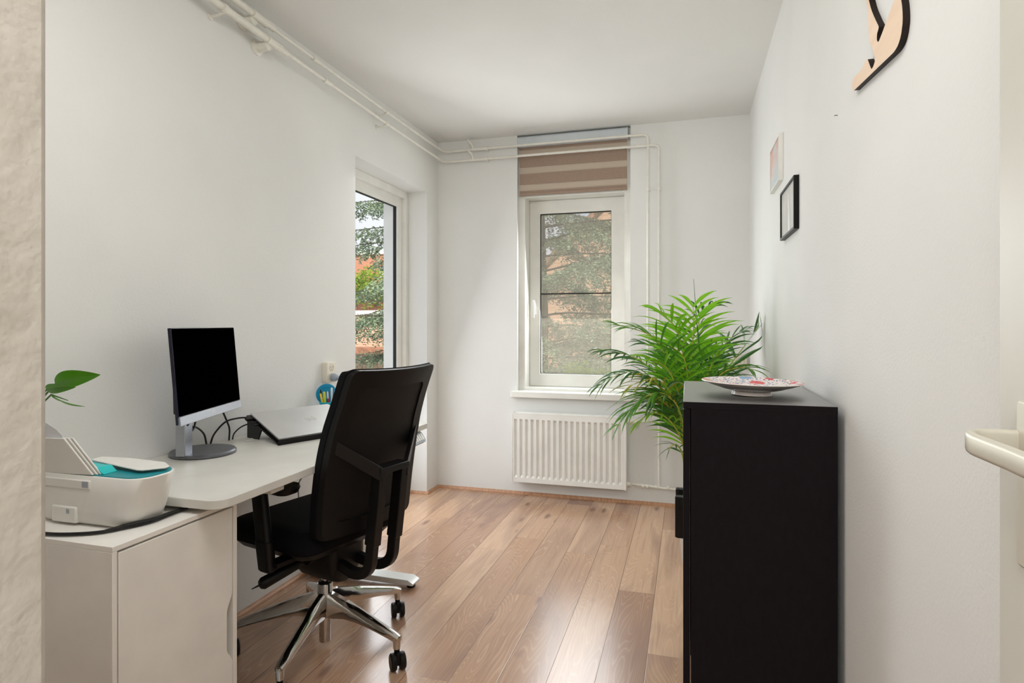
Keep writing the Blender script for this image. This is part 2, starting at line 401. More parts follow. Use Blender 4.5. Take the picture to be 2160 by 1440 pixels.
# ------------------------------------------------------------------ window in the left wall (tall, down to the floor)
w1 = bpy.data.objects.new('window_1', None); COL.objects.link(w1); struct(w1)
FXa = XL - 0.14          # room side of the fixed frame
s0, s1, z0, z1 = RY0 + 0.045, RY1 - 0.045, 0.075, RZ - 0.045; sx0, sx1 = FXa - 0.065, FXa - 0.03; gx = FXa - 0.052
EX, EY, EZ = (1, 0, 0), (0, 1, 0), (0, 0, 1)
ring_frame(MB(), (FXa - .07, 0, 0), EY, EZ, EX, RY0, 0.0, RY1, RZ, (.05, .07, .05, .05), .07).build('window_frame', M_pvc, w1, bevel=0.003)
ring_frame(MB(), (sx0, 0, 0), EY, EZ, EX, s0, z0, s1, z1, .07, sx1 - sx0).build('sash', M_pvc, w1, bevel=0.004)
ring_frame(MB(), (gx - .012, 0, 0), EY, EZ, EX, s0 + .0685, z0 + .0685, s1 - .0685, z1 - .0685, .0035, .024).build('gasket', M_dark_gap, w1, smooth=False)
MB().box((gx - .003, s0 + .07, z0 + .07), (gx + .003, s1 - .07, z1 - .07)).build('pane', M_glass, w1, smooth=False)
q = MB(); ox0 = XL - 0.3
q.box((ox0, s1 - 0.03, 0.0), (FXa - 0.07, RY1, RZ)); q.box((ox0, RY0, 0.0), (FXa - 0.07, s0 + 0.03, RZ)); q.box((ox0, RY0, RZ - 0.06), (FXa - 0.07, RY1, RZ)); q.box((ox0, RY0, 0), (FXa - 0.07, RY1, 0.06))
q.build('outer_reveal', M_pvc, w1, smooth=False)

# ------------------------------------------------------------------ window in the far wall
w2 = bpy.data.objects.new('window_2', None); COL.objects.link(w2); struct(w2)
fy0 = 4.136; sy_ = 4.262
ring_frame(MB(), (0, fy0, 0), EX, EZ, EY, WX0, WZ, WX1, ZC, (.046, .058, .046, .435), .22).build('window_frame', M_pvc, w2, bevel=0.004)
gX0, gX1, gZ0, gZ1 = -1.036, -0.517, 0.84, 2.008; sX0, sX1, sZ0, sZ1 = -1.1148, -0.4142, 0.7485, 2.1045
ring_frame(MB(), (0, sy_, 0), EX, EZ, EY, sX0, sZ0, sX1, sZ1, (gX0 - sX0, gZ0 - sZ0, sX1 - gX1, sZ1 - gZ1), .07).build('sash', M_pvc, w2, bevel=0.005)
gy = sy_ + 0.012
ring_frame(MB(), (0, gy, 0), EX, EZ, EY, gX0 - .001, gZ0 - .001, gX1 + .001, gZ1 + .001, (.0055, .004, .004, .0065), .02).build('gasket', M_dark_gap, w2, smooth=False)
MB().box((gX0, gy, 1.419), (gX1, gy + .007, 1.427)).build('glazing_bar', M_dark_gap, w2, smooth=False)
MB().box((gX0, gy + .008, gZ0), (gX1, gy + .012, gZ1)).build('pane', M_glassv, w2, smooth=False)
# handle
h = MB().box((-1.093, sy_ - .012, 1.27), (-1.063, sy_ + .002, 1.385)).build('window_handle', M_paint, w2, bevel=0.005)
q = MB(); q.tube([(-1.078, sy_ - .01, 1.362), (-1.078, sy_ - .045, 1.362)], 0.009, 12)
q.prism(rrect(-1.089, 1.245, -1.067, 1.374, 0.010, 5), lambda c: Vector((c[0], sy_ - .038, c[1])), lambda c: Vector((c[0], sy_ - .052, c[1])))
q.build('lever', M_paint, h, bevel=0.003)
MB().box((-0.418, sy_ - .012, 1.945), (-0.403, sy_ + .01, 2.07)).build('hinge', M_paint, w2, bevel=0.003)
# sill
tag(MB().prism(rrect(-1.197, 4.035, -0.335, 4.21, 0.012, 4), lambda c: Vector((c[0], c[1], .688)), lambda c: Vector((c[0], c[1], .73))).build('window_sill', M_paint, bevel=0.004), kind='structure')
bpy.data.objects['window_sill'].name = 'trim_1'

# blind
bl = thing('roller_blind', 'brown and sheer banded day-night blind, half raised at the top of the far window', 'blind', (-0.77, 4.12, 2.53))
Bi = Matrix.Translation((0.77, -4.12, -2.53))
M_head = mat('blind_headrail', (205, 212, 216), 0.4)
M_band = mat('blind_brown_band', (158, 137, 121), 0.9, vary=0.05, vscale=300, rgb2=(146, 124, 108))
M_sheer = bpy.data.materials.new('blind_sheer'); M_sheer.use_nodes = True
_n = M_sheer.node_tree.nodes; _L = M_sheer.node_tree.links; _p = _n['Principled BSDF']; _p.inputs['Base Color'].default_value = lin((206, 190, 172)); _p.inputs['Roughness'].default_value = 0.9
_t = _n.new('ShaderNodeBsdfTransparent'); _s = _n.new('ShaderNodeMixShader'); _w = _n.new('ShaderNodeTexNoise'); _w.inputs['Scale'].default_value = 200
_k = _n.new('ShaderNodeMapRange'); _k.inputs['To Min'].default_value = 0.25; _k.inputs['To Max'].default_value = 0.4; _L.new(_w.outputs['Fac'], _k.inputs['Value'])
_L.new(_k.outputs[0], _s.inputs[0]); _L.new(_p.outputs[0], _s.inputs[1]); _L.new(_t.outputs[0], _s.inputs[2])
_L.new(_s.outputs[0], [z for z in _n if z.type == 'OUTPUT_MATERIAL'][0].inputs[0])
MB().prism([(4.082, 2.457), (4.078, 2.47), (4.078, 2.516), (4.086, 2.527), (4.13, 2.527), (4.13, 2.457)], lambda c: Vector((-1.157, c[0], c[1])), lambda c: Vector((-0.385, c[0], c[1]))).build('headrail', M_head, bl, M=Bi)
q = MB(); fyb = 4.112; q.box((-1.148, fyb + .004, 2.118), (-0.393, fyb + .0055, 2.47)); q.build('sheer_fabric', M_sheer, bl, smooth=False, M=Bi)
for za, zb in ((2.439, 2.475), (2.3165, 2.393), (2.194, 2.27), (2.132, 2.149)):
    MB().box((-1.148, fyb, za), (-0.393, fyb + .0015, zb)).build('fabric_band', M_band, bl, smooth=False, M=Bi)
MB().prism(rrect(fyb - .006, 2.114, fyb + .006, 2.134, 0.004, 3), lambda c: Vector((-1.149, c[0], c[1])), lambda c: Vector((-0.392, c[0], c[1]))).build('bottom_bar', M_band, bl, M=Bi)
q = MB()
for sgn in (-1, 1):
    for k in range(150):
        z = 2.46 - k * 0.0096
        q.bm.verts.ensure_lookup_table()
        bmesh.ops.create_icosphere(q.bm, subdivisions=1, radius=0.0022, matrix=Matrix.Translation((-0.386 + 0.0 * sgn, 4.09 + 0.008 * sgn, z)))
q.build('bead_chain', M_paint, bl, M=Bi)

# ------------------------------------------------------------------ radiator
rad = thing('radiator', 'white ribbed panel radiator on the far wall under the window sill', 'radiator', (-0.78, 4.03, 0.104))
Ri = Matrix.Translation((0.78, -4.03, -0.104))
rx0, rx1, ry, rz0, rz1 = -1.168, -0.395, 3.993, 0.108, 0.58
NG = 19; pit = (rx1 - rx0 - 0.02) / NG
xs = []; 
prof = [(rx0, 0)]
for k in range(NG):
    x = rx0 + 0.012 + k * pit
    prof += [(x, 0, ), (x + pit * .12, 0.014), (x + pit * .48, 0.014), (x + pit * .62, 0)]
prof += [(rx1, 0)]
q = MB(); zs = [(rz0, 0), (rz0 + .032, 0), (rz0 + .047, 1), (rz1 - .05, 1), (rz1 - .035, 0), (rz1, 0)]
R = [[q.bm.verts.new((p[0], ry + p[1] * k, z)) for p in prof] for z, k in zs]
for i in range(len(R) - 1):
    for j in range(len(prof) - 1): q.bm.faces.new((R[i][j], R[i][j + 1], R[i + 1][j + 1], R[i + 1][j]))
q.box((rx0, ry + .015, rz0), (rx1, ry + .020, rz1))
q.build('front_panel', M_rad, rad, M=Ri, angle=25)
MB().box((rx0, ry + .045, rz0), (rx1, ry + .062, rz1)).build('rear_panel', M_rad, rad, bevel=0.003, M=Ri)
q = MB(); q.box((rx0 - .004, ry - .002, rz0 + .0), (rx0 + .004, ry + .066, rz1 + .008)); q.build('side_cover', M_rad, rad, bevel=0.003, M=Ri)
MB().box((rx1 - .001, ry - .002, rz0 - .004), (rx1 + .009, ry + .066, rz1 + .008)).build('side_cover', M_rad, rad, bevel=0.003, M=Ri)
q = MB(); q.box((rx0, ry - .001, rz1 - .002), (rx1, ry + .006, rz1 + .008)); q.box((rx0, ry + .058, rz1 - .002), (rx1, ry + .064, rz1 + .008))
for k in range(6):
    yy = ry + .012 + k * .0085; q.box((rx0, yy, rz1 - .002), (rx1, yy + .003, rz1 + .003))
q.build('top_grille', M_rad, rad, bevel=0.0012, M=Ri)
q = MB(); q.tube([(rx1 + .005, 4.03, .14), (rx1 + .035, 4.03, .14)], .012); q.tube([(rx1 + .008, 4.03, .14), (rx1 + .022, 4.03, .14)], .016, 6)
q.build('bottom_valve', M_pipe, rad, M=Ri)
q = MB(); q.tube([(rx1 + .005, 4.03, .555), (rx1 + .03, 4.03, .555)], .011); q.tube([(rx1 + .03, 4.03, .555), (rx1 + .075, 4.03, .555)], [.016, .018], 16)
q.build('thermostat_valve', M_cream, rad, M=Ri)
for bx in (rx0 + .12, rx1 - .12): MB().box((bx, ry + .06, .15), (bx + .03, YF + .001, .54)).build('wall_bracket', M_rad, rad, M=Ri)

# ------------------------------------------------------------------ heating pipes
def corner(P, Q_, R_, r=0.05, n=6):
    P, Q_, R_ = Vector(P), Vector(Q_), Vector(R_); a = Q_ + (P - Q_).normalized() * r; b = Q_ + (R_ - Q_).normalized() * r
    return bez([a, Q_, b], n)
PX, PY = -1.705, 4.045
def pipe_run(name, label, zn, zm, zf, ysplit, vx, path_end, rthin=0.0085, rthick=0.0145):
    t = thing(name, label, 'pipe', (PX, 4.0, zf))
    Ti = Matrix.Translation((-PX, -4.0, -zf))
    zsp = zn + (zm - zn) * 0.75
    MB().tube([(PX, 0.34, zn + .004), (PX, ysplit, zsp)], rthick, 16).build('wide_pipe', M_pipe, t, M=Ti)
    A = (PX, ysplit, zsp); B = (PX, PY, zf); C_ = (vx, PY, zf); D = (vx, PY, path_end[0][2])
    pts = [Vector(A)] + [Vector((PX, 3.2, zm))] + corner(A, B, C_, .05) + corner(B, C_, D, .035)
    if len(path_end) > 1: pts += corner(C_, D, path_end[1], .03); pts.append(Vector(path_end[1]))
    else: pts.append(Vector(D))
    MB().tube(pts, rthin, 12).build('narrow_pipe', M_pipe, t, M=Ti)
    def zat(y): return zn + (zsp - zn) * (y - .34) / (ysplit - .34) if y < ysplit else (zsp + (zm - zsp) * (y - ysplit) / (3.2 - ysplit) if y < 3.2 else zm + (zf - zm) * (y - 3.2) / (PY - 3.2))
    for y0, y1, r in ((ysplit - .085, ysplit, .019), (ysplit, ysplit + .05, .0135), (ysplit + .33, ysplit + .39, .0125)):
        z0_, z1_ = zat(y0), zat(y1); e = (y1 - y0) * .12
        MB().tube([(PX, y0, z0_), (PX, y0 + e, z0_), (PX, y1 - e, z1_), (PX, y1, z1_)], [r, r * .93, r * .93, r], 16).build('coupling', M_pipe, t, M=Ti)
    for y in (ysplit - .33, 3.18):
        z = zat(y); r = (rthick if y < ysplit else rthin) + .004; q = MB()
        q.tube([(PX, y - .009, z), (PX, y + .009, z)], r, 16); q.tube([(PX, y, z - r * .8), (PX - .03, y, z - r * 1.3), (XL - .002, y, z - r * 1.3)], .005, 8)
        q.lathe([(.014, 0), (.014, .004), (.006, .008)], (0, 0, 0), 14, Matrix.Translation((XL, y, z - r * 1.3)) @ Matrix.Rotation(pi / 2, 4, 'Y'))
        q.build('pipe_clip', M_pipe, t, M=Ti)
    z = zat(ysplit - .07); q = MB(); q.lathe([(.034, 0), (.034, .006), (.024, .012), (.020, .035), (.020, .062)], (0, 0, 0), 20, Matrix.Translation((XL, ysplit - .07, z - .02)) @ Matrix.Rotation(pi / 2, 4, 'Y'))
    q.build('wall_rosette', M_pipe, t, M=Ti)
    return t, Ti
t1, Ti1 = pipe_run('heating_pipe', 'upper white heating pipe under the ceiling, turning down right of the blind', 2.512, 2.454, 2.456, 2.13, -0.249, [(0, 0, .555), (-0.315, 4.04, .555)])
t2, Ti2 = pipe_run('heating_pipe', 'lower white heating pipe under the ceiling, turning down nearest the right corner', 2.456, 2.385, 2.382, 2.22, -0.179, [(0, 0, .126)])
for tt, Ti, zf in ((t1, Ti1, 2.456), (t2, Ti2, 2.382)):
    x = -1.475
    q = MB(); q.tube([(x - .03, PY, zf), (x + .09, PY, zf)], .0105, 12); q.tube([(x, PY, zf), (x - .005, PY - .02, zf + .035), (x - .025, PY - .03, zf + .055)], [.009, .010, .008], 10)
    q.tube([(x - .022, PY - .03, zf + .052), (x - .032, PY - .034, zf + .064)], [.006, .004], 8)
    q.build('drain_valve', M_pipe, tt, M=Ti)
    q = MB(); q.tube([(x + .09, PY, zf), (x + .11, PY, zf)], .014, 12); q.tube([(x + .1, PY, zf - .01), (x + .1, YF + .001, zf - .012)], .006, 8); q.build('pipe_clip', M_pipe, tt, M=Ti)
for tt, Ti, x in ((t1, Ti1, -.249), (t2, Ti2, -.179)):
    q = MB(); q.tube([(x, PY, 2.08), (x, PY, 2.105)], .0125, 12); q.tube([(x, PY, 2.09), (x, YF + .001, 2.09)], .006, 8); q.build('pipe_clip', M_pipe, tt, M=Ti)
q = thing('floor_pipe', 'white heating pipe running low along the far wall right of the radiator', 'pipe', (-.1, 4.04, .13))
Fi = Matrix.Translation((.1, -4.04, -.13))
MB().tube([(-.352, 4.04, .14), (-.25, 4.04, .135), (-.15, 4.04, .126), (XR, 4.04, .12)], .0085, 12).build('pipe', M_pipe, q, M=Fi)
for xx in (-.29, -.262, -.205, -.13): MB().tube([(xx, 4.04, .132), (xx + .014, 4.04, .131)], .0125, 12).build('coupling', M_pipe, q, M=Fi)

# ------------------------------------------------------------------ standing desk
DZ = 0.74
desk = thing('standing_desk', 'white electric sit-stand desk with rounded corners along the left wall', 'desk', (-1.465, 1.93, 0))
Di = Matrix.Translation((1.465, -1.93, 0))
MB().prism(rrect(-1.766, 1.275, -1.165, 2.605, 0.045, 8), lambda c: Vector((c[0], c[1], DZ - .025)), lambda c: Vector((c[0], c[1], DZ))).build('desktop', M_desk, desk, bevel=0.002, M=Di)
for y in (1.55, 2.50):
    q = MB()
    q.prism([(-1.75, .018), (-1.745, .05), (-1.215, .042), (-1.187, .026), (-1.19, .018)], lambda c: Vector((c[0], y - .037, c[1])), lambda c: Vector((c[0], y + .037, c[1])))
    lg = q.build('foot', mat('desk_steel', (222, 224, 222), 0.3, 0.2), desk, bevel=0.003, M=Di)
    for xx in (-1.215, -1.72): MB().lathe([(.018, 0), (.02, .004), (.02, .02)], (xx, y, 0), 16).build('levelling_pad', M_blackpl, desk, M=Di)
    q = MB(); q.box((-1.52, y - .035, .045), (-1.44, y + .035, .40)); q.build('leg', M_desk, desk, bevel=0.003, M=Di)
    q = MB(); q.box((-1.51, y - .028, .40), (-1.45, y + .028, .69)); q.build('lifting_column', M_desk, desk, bevel=0.003, M=Di)
    MB().box((-1.74, y - .03, .69), (-1.20, y + .03, .715)).build('bracket', M_desk, desk, M=Di)
MB().box((-1.51, 1.55, .66), (-1.45, 2.50, .70)).build('crossbeam', M_desk, desk, bevel=0.003, M=Di)
cp = thing('desk_controller', 'grey push-button height controller under the far front edge of the desk', 'controller', (-1.18, 2.47, .69))
# controller: tilted panel facing the chair
Mc = Matrix.Translation((-1.172, 2.455, .683)) @ Matrix.Rotation(radians(58), 4, 'Y')
cp.location = (0, 0, 0)
MB().prism(rrect(-.026, -.085, .026, .085, .014, 5), lambda c: Mc @ Vector((c[0], c[1], -.014)), lambda c: Mc @ Vector((c[0], c[1], .004))).build('housing', M_greypl, cp, bevel=0.002)
MB().box((-1.22, 2.38, .69), (-1.185, 2.53, .7149)).build('mount', M_blackpl, cp)
MB().prism(rrect(-.015, -.076, .015, -.048, .004, 3), lambda c: Mc @ Vector((c[0], c[1], .003)), lambda c: Mc @ Vector((c[0], c[1], .0055))).build('display', M_dark_gap, cp)
for k in range(6):
    y0 = -.042 + k * .0195
    MB().prism(rrect(-.016, y0, .016, y0 + .013, .003, 3), lambda c: Mc @ Vector((c[0], c[1], .003)), lambda c: Mc @ Vector((c[0], c[1], .007))).build('button', M_paint, cp)
for k, (x, y) in enumerate(((-1.665, 1.995), (-1.60, 2.06))):
    g = MB().lathe([(.03, 0), (.032, .002), (.022, .003), (.022, .0012)], (x, y, DZ), 24)
    g.build('cable_grommet', M_desk); tag(bpy.data.objects['cable_grommet' + ('' if k == 0 else '.001')], ('white round cable grommet in the desk top left of the laptop riser', 'white round cable grommet in the desk half under the laptop riser')[k], 'grommet')

# ------------------------------------------------------------------ white cabinet
cw = thing('storage_cabinet', 'white cabinet unit with scooped door grip under the printer, beside the doorway', 'cabinet', (-1.5, 1.23, 0))
Ci = Matrix.Translation((1.5, -1.23, 0))
cx0, cx1, cy0, cy1, cz = -1.765, -1.238, 1.036, 1.423, 0.70
q = MB(); q.box((cx0, cy0, 0.0), (cx1, cy0 + .012, cz - .013)); q.box((cx0, cy1 - .015, 0.0), (cx1, cy1, cz - .013)); q.box((cx0, cy0 + .012, 0), (cx0 + .01, cy1 - .015, cz - .013)); q.box((cx0, cy0 + .012, .03), (cx1 - .02, cy1 - .015, .045)); q.box((cx0 + .05, cy0 + .012, 0), (cx1 - .015, cy1 - .015, .035))
q.build('body', M_cab, cw, bevel=0.001, M=Ci)
MB().box((cx0, cy0, cz - .013), (cx1, cy1, cz)).build('top_panel', M_cab, cw, bevel=0.001, M=Ci)
dy0, dy1 = cy0 + .0155, cy1 - .0175
pl = [(dy0, .04), (dy1, .04), (dy1, .245)]
for k in range(9):
    t = k / 8; pl.append((dy1 - .021 * (3 * t * t - 2 * t ** 3), .245 + .045 * t))
for k in range(9):
    t = k / 8; pl.append((dy1 - .021 * (1 - (3 * t * t - 2 * t ** 3)), .39 + .055 * t))
pl += [(dy1, cz - .018), (dy0, cz - .018)]
MB().prism(pl, lambda c: Vector((cx1 - .018, c[0], c[1])), lambda c: Vector((cx1, c[0], c[1]))).build('door', M_cab, cw, bevel=0.0012, M=Ci, angle=30)
MB().box((cx1 - .06, dy1 - .05, .22), (cx1 - .035, dy1, .47)).build('grip_recess', M_cab, cw, M=Ci)

# ------------------------------------------------------------------ printer
pr = thing('printer', 'compact white and teal printer standing on the white cabinet', 'printer', (-1.42, 1.185, .70), 0.0)
x0, x1, y0, y1 = -0.20, 0.156, -0.060, 0.077
q = MB(); q.rings([[Vector((a[0], a[1], z)) for a in rrect(x0 + i * .5, y0 + j, x1 - i, y1 - .002, r, 8)] for z, i, j, r in ((0.0, .055, .016, .03), (.003, .046, .008, .038), (.014, .036, -.002, .05), (.04, .022, -.004, .055), (.085, .008, -.002, .055), (.122, 0, .002, .052), (.124, .002, .004, .050))])
q.build('shell', M_printer, pr, angle=50)
q = MB(); q.rings([[Vector((a[0], a[1], z)) for a in rrect(x0 + .006, y0 + .008, x1 - .006, y1 - .006, .048, 8)] for z in (.1235, .1265)])
q.build('top_deck', M_tealdark, pr)
q = MB(); q.prism([(.146, .028), (.140, .045), (.10, .072), (-.02, .072), (-.10, .055), (-.095, .02), (.096, -.012), (.112, -.010)], lambda c: Vector((c[0], c[1], .133 + .05 * max(0, .10 - c[0]) * .6)), lambda c: Vector((c[0], c[1], .1375 + .05 * max(0, .10 - c[0]) * .6))); q.build('lid', M_printer, pr, bevel=0.002)
q = MB(); q.prism([(-.05, .1265), (-.05, .143), (.008, .142), (.029, .1265)], lambda c: Vector((c[0], y0 + .016, c[1])), lambda c: Vector((c[0], y0 + .055, c[1]))); q.build('paper_guide', M_teal, pr, bevel=0.002)
for nm, dx, ya, yb in (('paper_support', 0, .004, .009), ('support_cover', .007, .0105, .0145), ('support_cover', .013, .016, .020)):
    MB().prism([(-.19, .122), (.008 + dx, .127), (-.073 + dx, .2155), (-.19, .212)], lambda c: Vector((c[0], y0 + ya - (c[1] - .12) * .12, c[1])), lambda c: Vector((c[0], y0 + yb - (c[1] - .12) * .12, c[1]))).build(nm, M_printer, pr, bevel=0.0012)
MB().prism([(-.19, .15), (-.075, .15), (-.085, .222), (-.10, .235), (-.13, .250), (-.19, .268)], lambda c: Vector((c[0], y0 + .0095 - (c[1] - .12) * .12, c[1])), lambda c: Vector((c[0], y0 + .0103 - (c[1] - .12) * .12, c[1]))).build('paper_sheets', M_paper, pr, smooth=False)
MB().box((-.19, y0 - .004, .092), (.006, y0 + .008, .114)).build('rail', M_printer, pr, bevel=0.002)
MB().box((-.017, y0 - .0048, .097), (.002, y0 - .002, .112)).build('slot', M_greypl, pr)
MB().box((-.115, y0 - .008, .006), (-.033, y0 + .02, .047)).build('port_cover', M_printer, pr, bevel=0.004)
q = MB()
for i in range(3):
    for j in range(3): q.box((-.064 + i * .0036, y0 - .0086, .030 + j * .004), (-.0612 + i * .0036, y0 - .0078, .0328 + j * .004))
q.build('label_marks', M_greypl, pr)
# black cable around the printer
pts = [(-1.62, 1.045, .7055), (-1.50, 1.046, .7055), (-1.42, 1.053, .7055), (-1.345, 1.088, .7055), (-1.312, 1.14, .7055), (-1.292, 1.195, .7055), (-1.298, 1.262, .7055), (-1.31, 1.34, .7055)]
pts2 = [(-1.335, 1.098, .7068), (-1.306, 1.14, .7125), (-1.288, 1.185, .7125), (-1.290, 1.235, .7115), (-1.292, 1.30, .7070)]
pc = thing('power_cable', 'black power cable curling around the printer on the white cabinet', 'cable', (-1.3, 1.15, .7))
Pi = Matrix.Translation((1.3, -1.15, -.7))
MB().tube(spline(pts), .0045, 8).build('cable', M_cable, pc, M=Pi)
MB().tube(spline(pts2), .0035, 8).build('cable_loop', M_cable, pc, M=Pi)

# ------------------------------------------------------------------ monitor
mo = thing('monitor', 'flat computer monitor with a black screen, silver chin and round grey foot', 'monitor', (-1.65, 1.72, DZ))
Mi = Matrix.Translation((1.65, -1.72, -DZ))
q = MB(); q.lathe([(.102, 0), (.108, .003), (.109, .010), (.104, .015), (.03, .0165), (0.001, .0165)], (-1.655, 1.735, DZ), 48); q.build('foot', M_grey, mo, M=Mi, angle=40)
sd = Vector((-.123, .422, 0)); sd.normalize(); bk = Vector((sd.y * -1, sd.x, 0)); bk = Vector((-.96, -.28, 0)).normalized()
PB = Vector((-1.652, 1.648, 0))
q = MB(); u_ = sd; v_ = bk
def pbox(q, c, hw, hd, z0, z1):
    P = [c + u_ * a + v_ * b for a, b in ((-hw, -hd), (hw, -hd), (hw, hd), (-hw, hd))]
    q.rings([[Vector((p.x, p.y, z)) for p in P] for z in (z0, z1)])
pbox(q, PB, .024, .016, DZ + .012, DZ + .30); q.build('stand', M_silver, mo, bevel=0.002, M=Mi)
MB().tube([PB - v_ * .0168 + Vector((0, 0, DZ + .122)) + u_ * -.006, PB - v_ * .0155 + Vector((0, 0, DZ + .122)) + u_ * -.006], .009, 20).build('cable_hole', M_dark_gap, mo, M=Mi)
# screen frame: local axes a along width, c up tilted
scL = Vector((-1.515, 1.49, 0)); scR = Vector((-1.648, 1.908, 0)); a_ = (scR - scL); wdt = a_.length; a_.normalize(); bn = Vector((-a_.y, a_.x, 0))
tilt = radians(5.0)
upv = (Vector((0, 0, 1)) * cos(tilt) + bn * sin(tilt)); nv = upv.cross(a_) * -1
if nv.dot(bn) < 0: nv = -nv
O = Vector((scL.x, scL.y, .887)) - bn * .004
def S(a, b, c): return O + a_ * a + nv * b + upv * c
HS = .303
MB().prism([(0, 0), (wdt, 0), (wdt, HS), (0, HS)], lambda c: S(c[0], .001, c[1]), lambda c: S(c[0], .0125, c[1])).build('housing', M_bezel, mo, bevel=0.0012, M=Mi)
MB().prism([(.04, .03), (wdt - .04, .03), (wdt - .06, HS - .08), (.06, HS - .08)], lambda c: S(c[0], .0125, c[1]), lambda c: S(c[0], .04, c[1])).build('rear_bulge', M_blackpl, mo, bevel=0.004, M=Mi)
MB().prism([(.003, .026), (wdt - .002, .026), (wdt - .002, HS - .002), (.003, HS - .002)], lambda c: S(c[0], -.0005, c[1]), lambda c: S(c[0], .002, c[1])).build('screen', M_screen, mo, smooth=False, M=Mi)
ch = MB().prism([(0, -.004), (wdt, -.004), (wdt, .024), (0, .024)], lambda c: S(c[0], -.0025, c[1]), lambda c: S(c[0], .006, c[1])).build('chin', M_silver, mo, bevel=0.001, M=Mi)
q = MB()
for k in range(4):
    for z_ in (.008, .0135): q.prism([(wdt * .5 - .012 + k * .0062, z_), (wdt * .5 - .0075 + k * .0062, z_), (wdt * .5 - .0075 + k * .0062, z_ + .0022), (wdt * .5 - .012 + k * .0062, z_ + .0022)], lambda c: S(c[0], -.0029, c[1]), lambda c: S(c[0], -.002, c[1]))
q.build('logo', M_paint, mo, M=Mi, smooth=False)
q = MB(); cpt = S(wdt * .5, .038, .10); q.tube([cpt, Vector((PB.x, PB.y, cpt.z))], .018, 12); q.build('mount', M_blackpl, mo, M=Mi)

def cable(label, pts, r=.0035):
    return tag(MB().tube(spline(pts, 8), r, 8).build('cable', M_cable), label, 'cable', 'black cables on the desk')
cable('black cable hanging behind the monitor stand and arching down to the desk', [at_x(414, 880, -1.715), at_x(408, 905, -1.70), at_x(396, 911, -1.69), at_x(400, 902, -1.70), at_x(414, 901, -1.715), at_x(430, 915, -1.73), at_x(436, 939, -1.745)])
cable('black cable arching from the desk edge up to the laptop connector', [at_x(443, 939, -1.745), at_x(452, 915, -1.735), at_x(475, 890, -1.72), at_x(500, 882, -1.705), at_x(523, 880, -1.69)])
cable('black cable dropping straight down from the monitor to the desk', [at_x(470, 868, -1.715), at_x(479, 889, -1.725), at_x(484, 905, -1.735), at_x(483, 928, -1.745)])
cable('thin black cable looping up from the desk to the side of the laptop', [at_x(490, 929, -1.75), at_x(494, 914, -1.73), at_x(509, 900, -1.70), at_x(530, 892, -1.665), at_x(546, 889, -1.645)], .0028)

wc = [at_x(662, 985, -1.60), at_x(641, 996, -1.62), at_x(631, 1018, -1.63), at_x(630, 1050, -1.63), at_x(640, 1120, -1.62)]
wc[0].z = .715; wc.append(Vector((-1.56, wc[-1].y + .12, .38)))
tag(MB().tube(spline(wc, 8), .003, 8).build('cable', M_greypl), 'pale grey cable hanging in a loop beneath the desk top', 'cable')
# ------------------------------------------------------------------ laptop on riser
lw = Vector((.40, .9165, 0)); lb = Vector((-.9165, .40, 0))
tl = atan(.078 / .232)
lu = lb * cos(tl) + Vector((0, 0, 1)) * sin(tl); ln = lw.cross(lu)
if ln.z < 0: ln = -ln
L0 = Vector((-1.492, 1.934, DZ))
def Lp(a, b, c): return L0 + lw * a + lu * b + ln * c
rs = thing('laptop_riser', 'black sloping laptop stand on the desk by the wall', 'laptop stand', (0, 0, 0))
q = MB(); q.prism([(-.004, 0), (.366, 0), (.366, .262), (-.004, .262)], lambda c: Lp(c[0], c[1], .002), lambda c: Lp(c[0], c[1], .008)); q.build('tray', M_blackpl, rs, bevel=0.001)
q = MB(); q.prism([(-.004, -.004), (.366, -.004), (.366, 0), (-.004, 0)], lambda c: Lp(c[0], c[1], .0), lambda c: Lp(c[0], c[1], .024)); q.build('front_lip', M_blackpl, rs, bevel=0.001)
for a0 in (0.0, .355):
    P0 = Lp(a0, .0, 0); P0.z = DZ; P1 = Lp(a0, .262, .002); P2 = Vector((P1.x, P1.y, DZ)) 
    P3 = Lp(a0, .14, .002); P4 = Vector((Lp(a0, .17, 0).x, Lp(a0, .17, 0).y, DZ))
    q = MB(); pts = [Vector((P3.x, P3.y, P3.z)), P1, P2 , P4]
    q.rings([[p for p in pts], [p + lw * .006 for p in pts]]); q.build('side_support', M_blackpl, rs)
lp = thing('laptop', 'closed silver laptop lying on the black sloping stand', 'laptop', (0, 0, 0))
q = MB(); q.prism(rrect(.002, .006, .360, .246, .008, 4), lambda c: Lp(c[0], c[1], .0085), lambda c: Lp(c[0], c[1], .018)); q.build('base', M_blackpl, lp, bevel=0.001)
q = MB(); q.prism(rrect(.001, .005, .361, .247, .008, 4), lambda c: Lp(c[0], c[1], .019), lambda c: Lp(c[0], c[1], .025)); q.build('lid', M_lid, lp, bevel=0.001)
q = MB()
for k, (s0_, l0) in enumerate(((0, .030), (.009, .022), (.019, .022), (.028, .030))):
    a0 = .192 + s0_ * 1.2; b0 = .112 + (0 if k % 2 == 0 else .006)
    q.prism([(a0, b0), (a0 + .0028, b0), (a0 + .0028 - l0 * .3, b0 + l0), (a0 - l0 * .3, b0 + l0)], lambda c: Lp(c[0], c[1], .0249), lambda c: Lp(c[0], c[1], .0254))
q.build('logo', mat('mirror_logo', (214, 214, 210), 0.15, 0.8), lp, smooth=False)
q = MB(); q.prism([(-.03, .205), (.001, .205), (.001, .225), (-.03, .225)], lambda c: Lp(c[0], c[1], .009), lambda c: Lp(c[0], c[1], .019)); tag(q.build('cable_plug', M_blackpl, bevel=.002), 'black cable connector plugged into the side of the laptop, nearest the wall', 'connector')
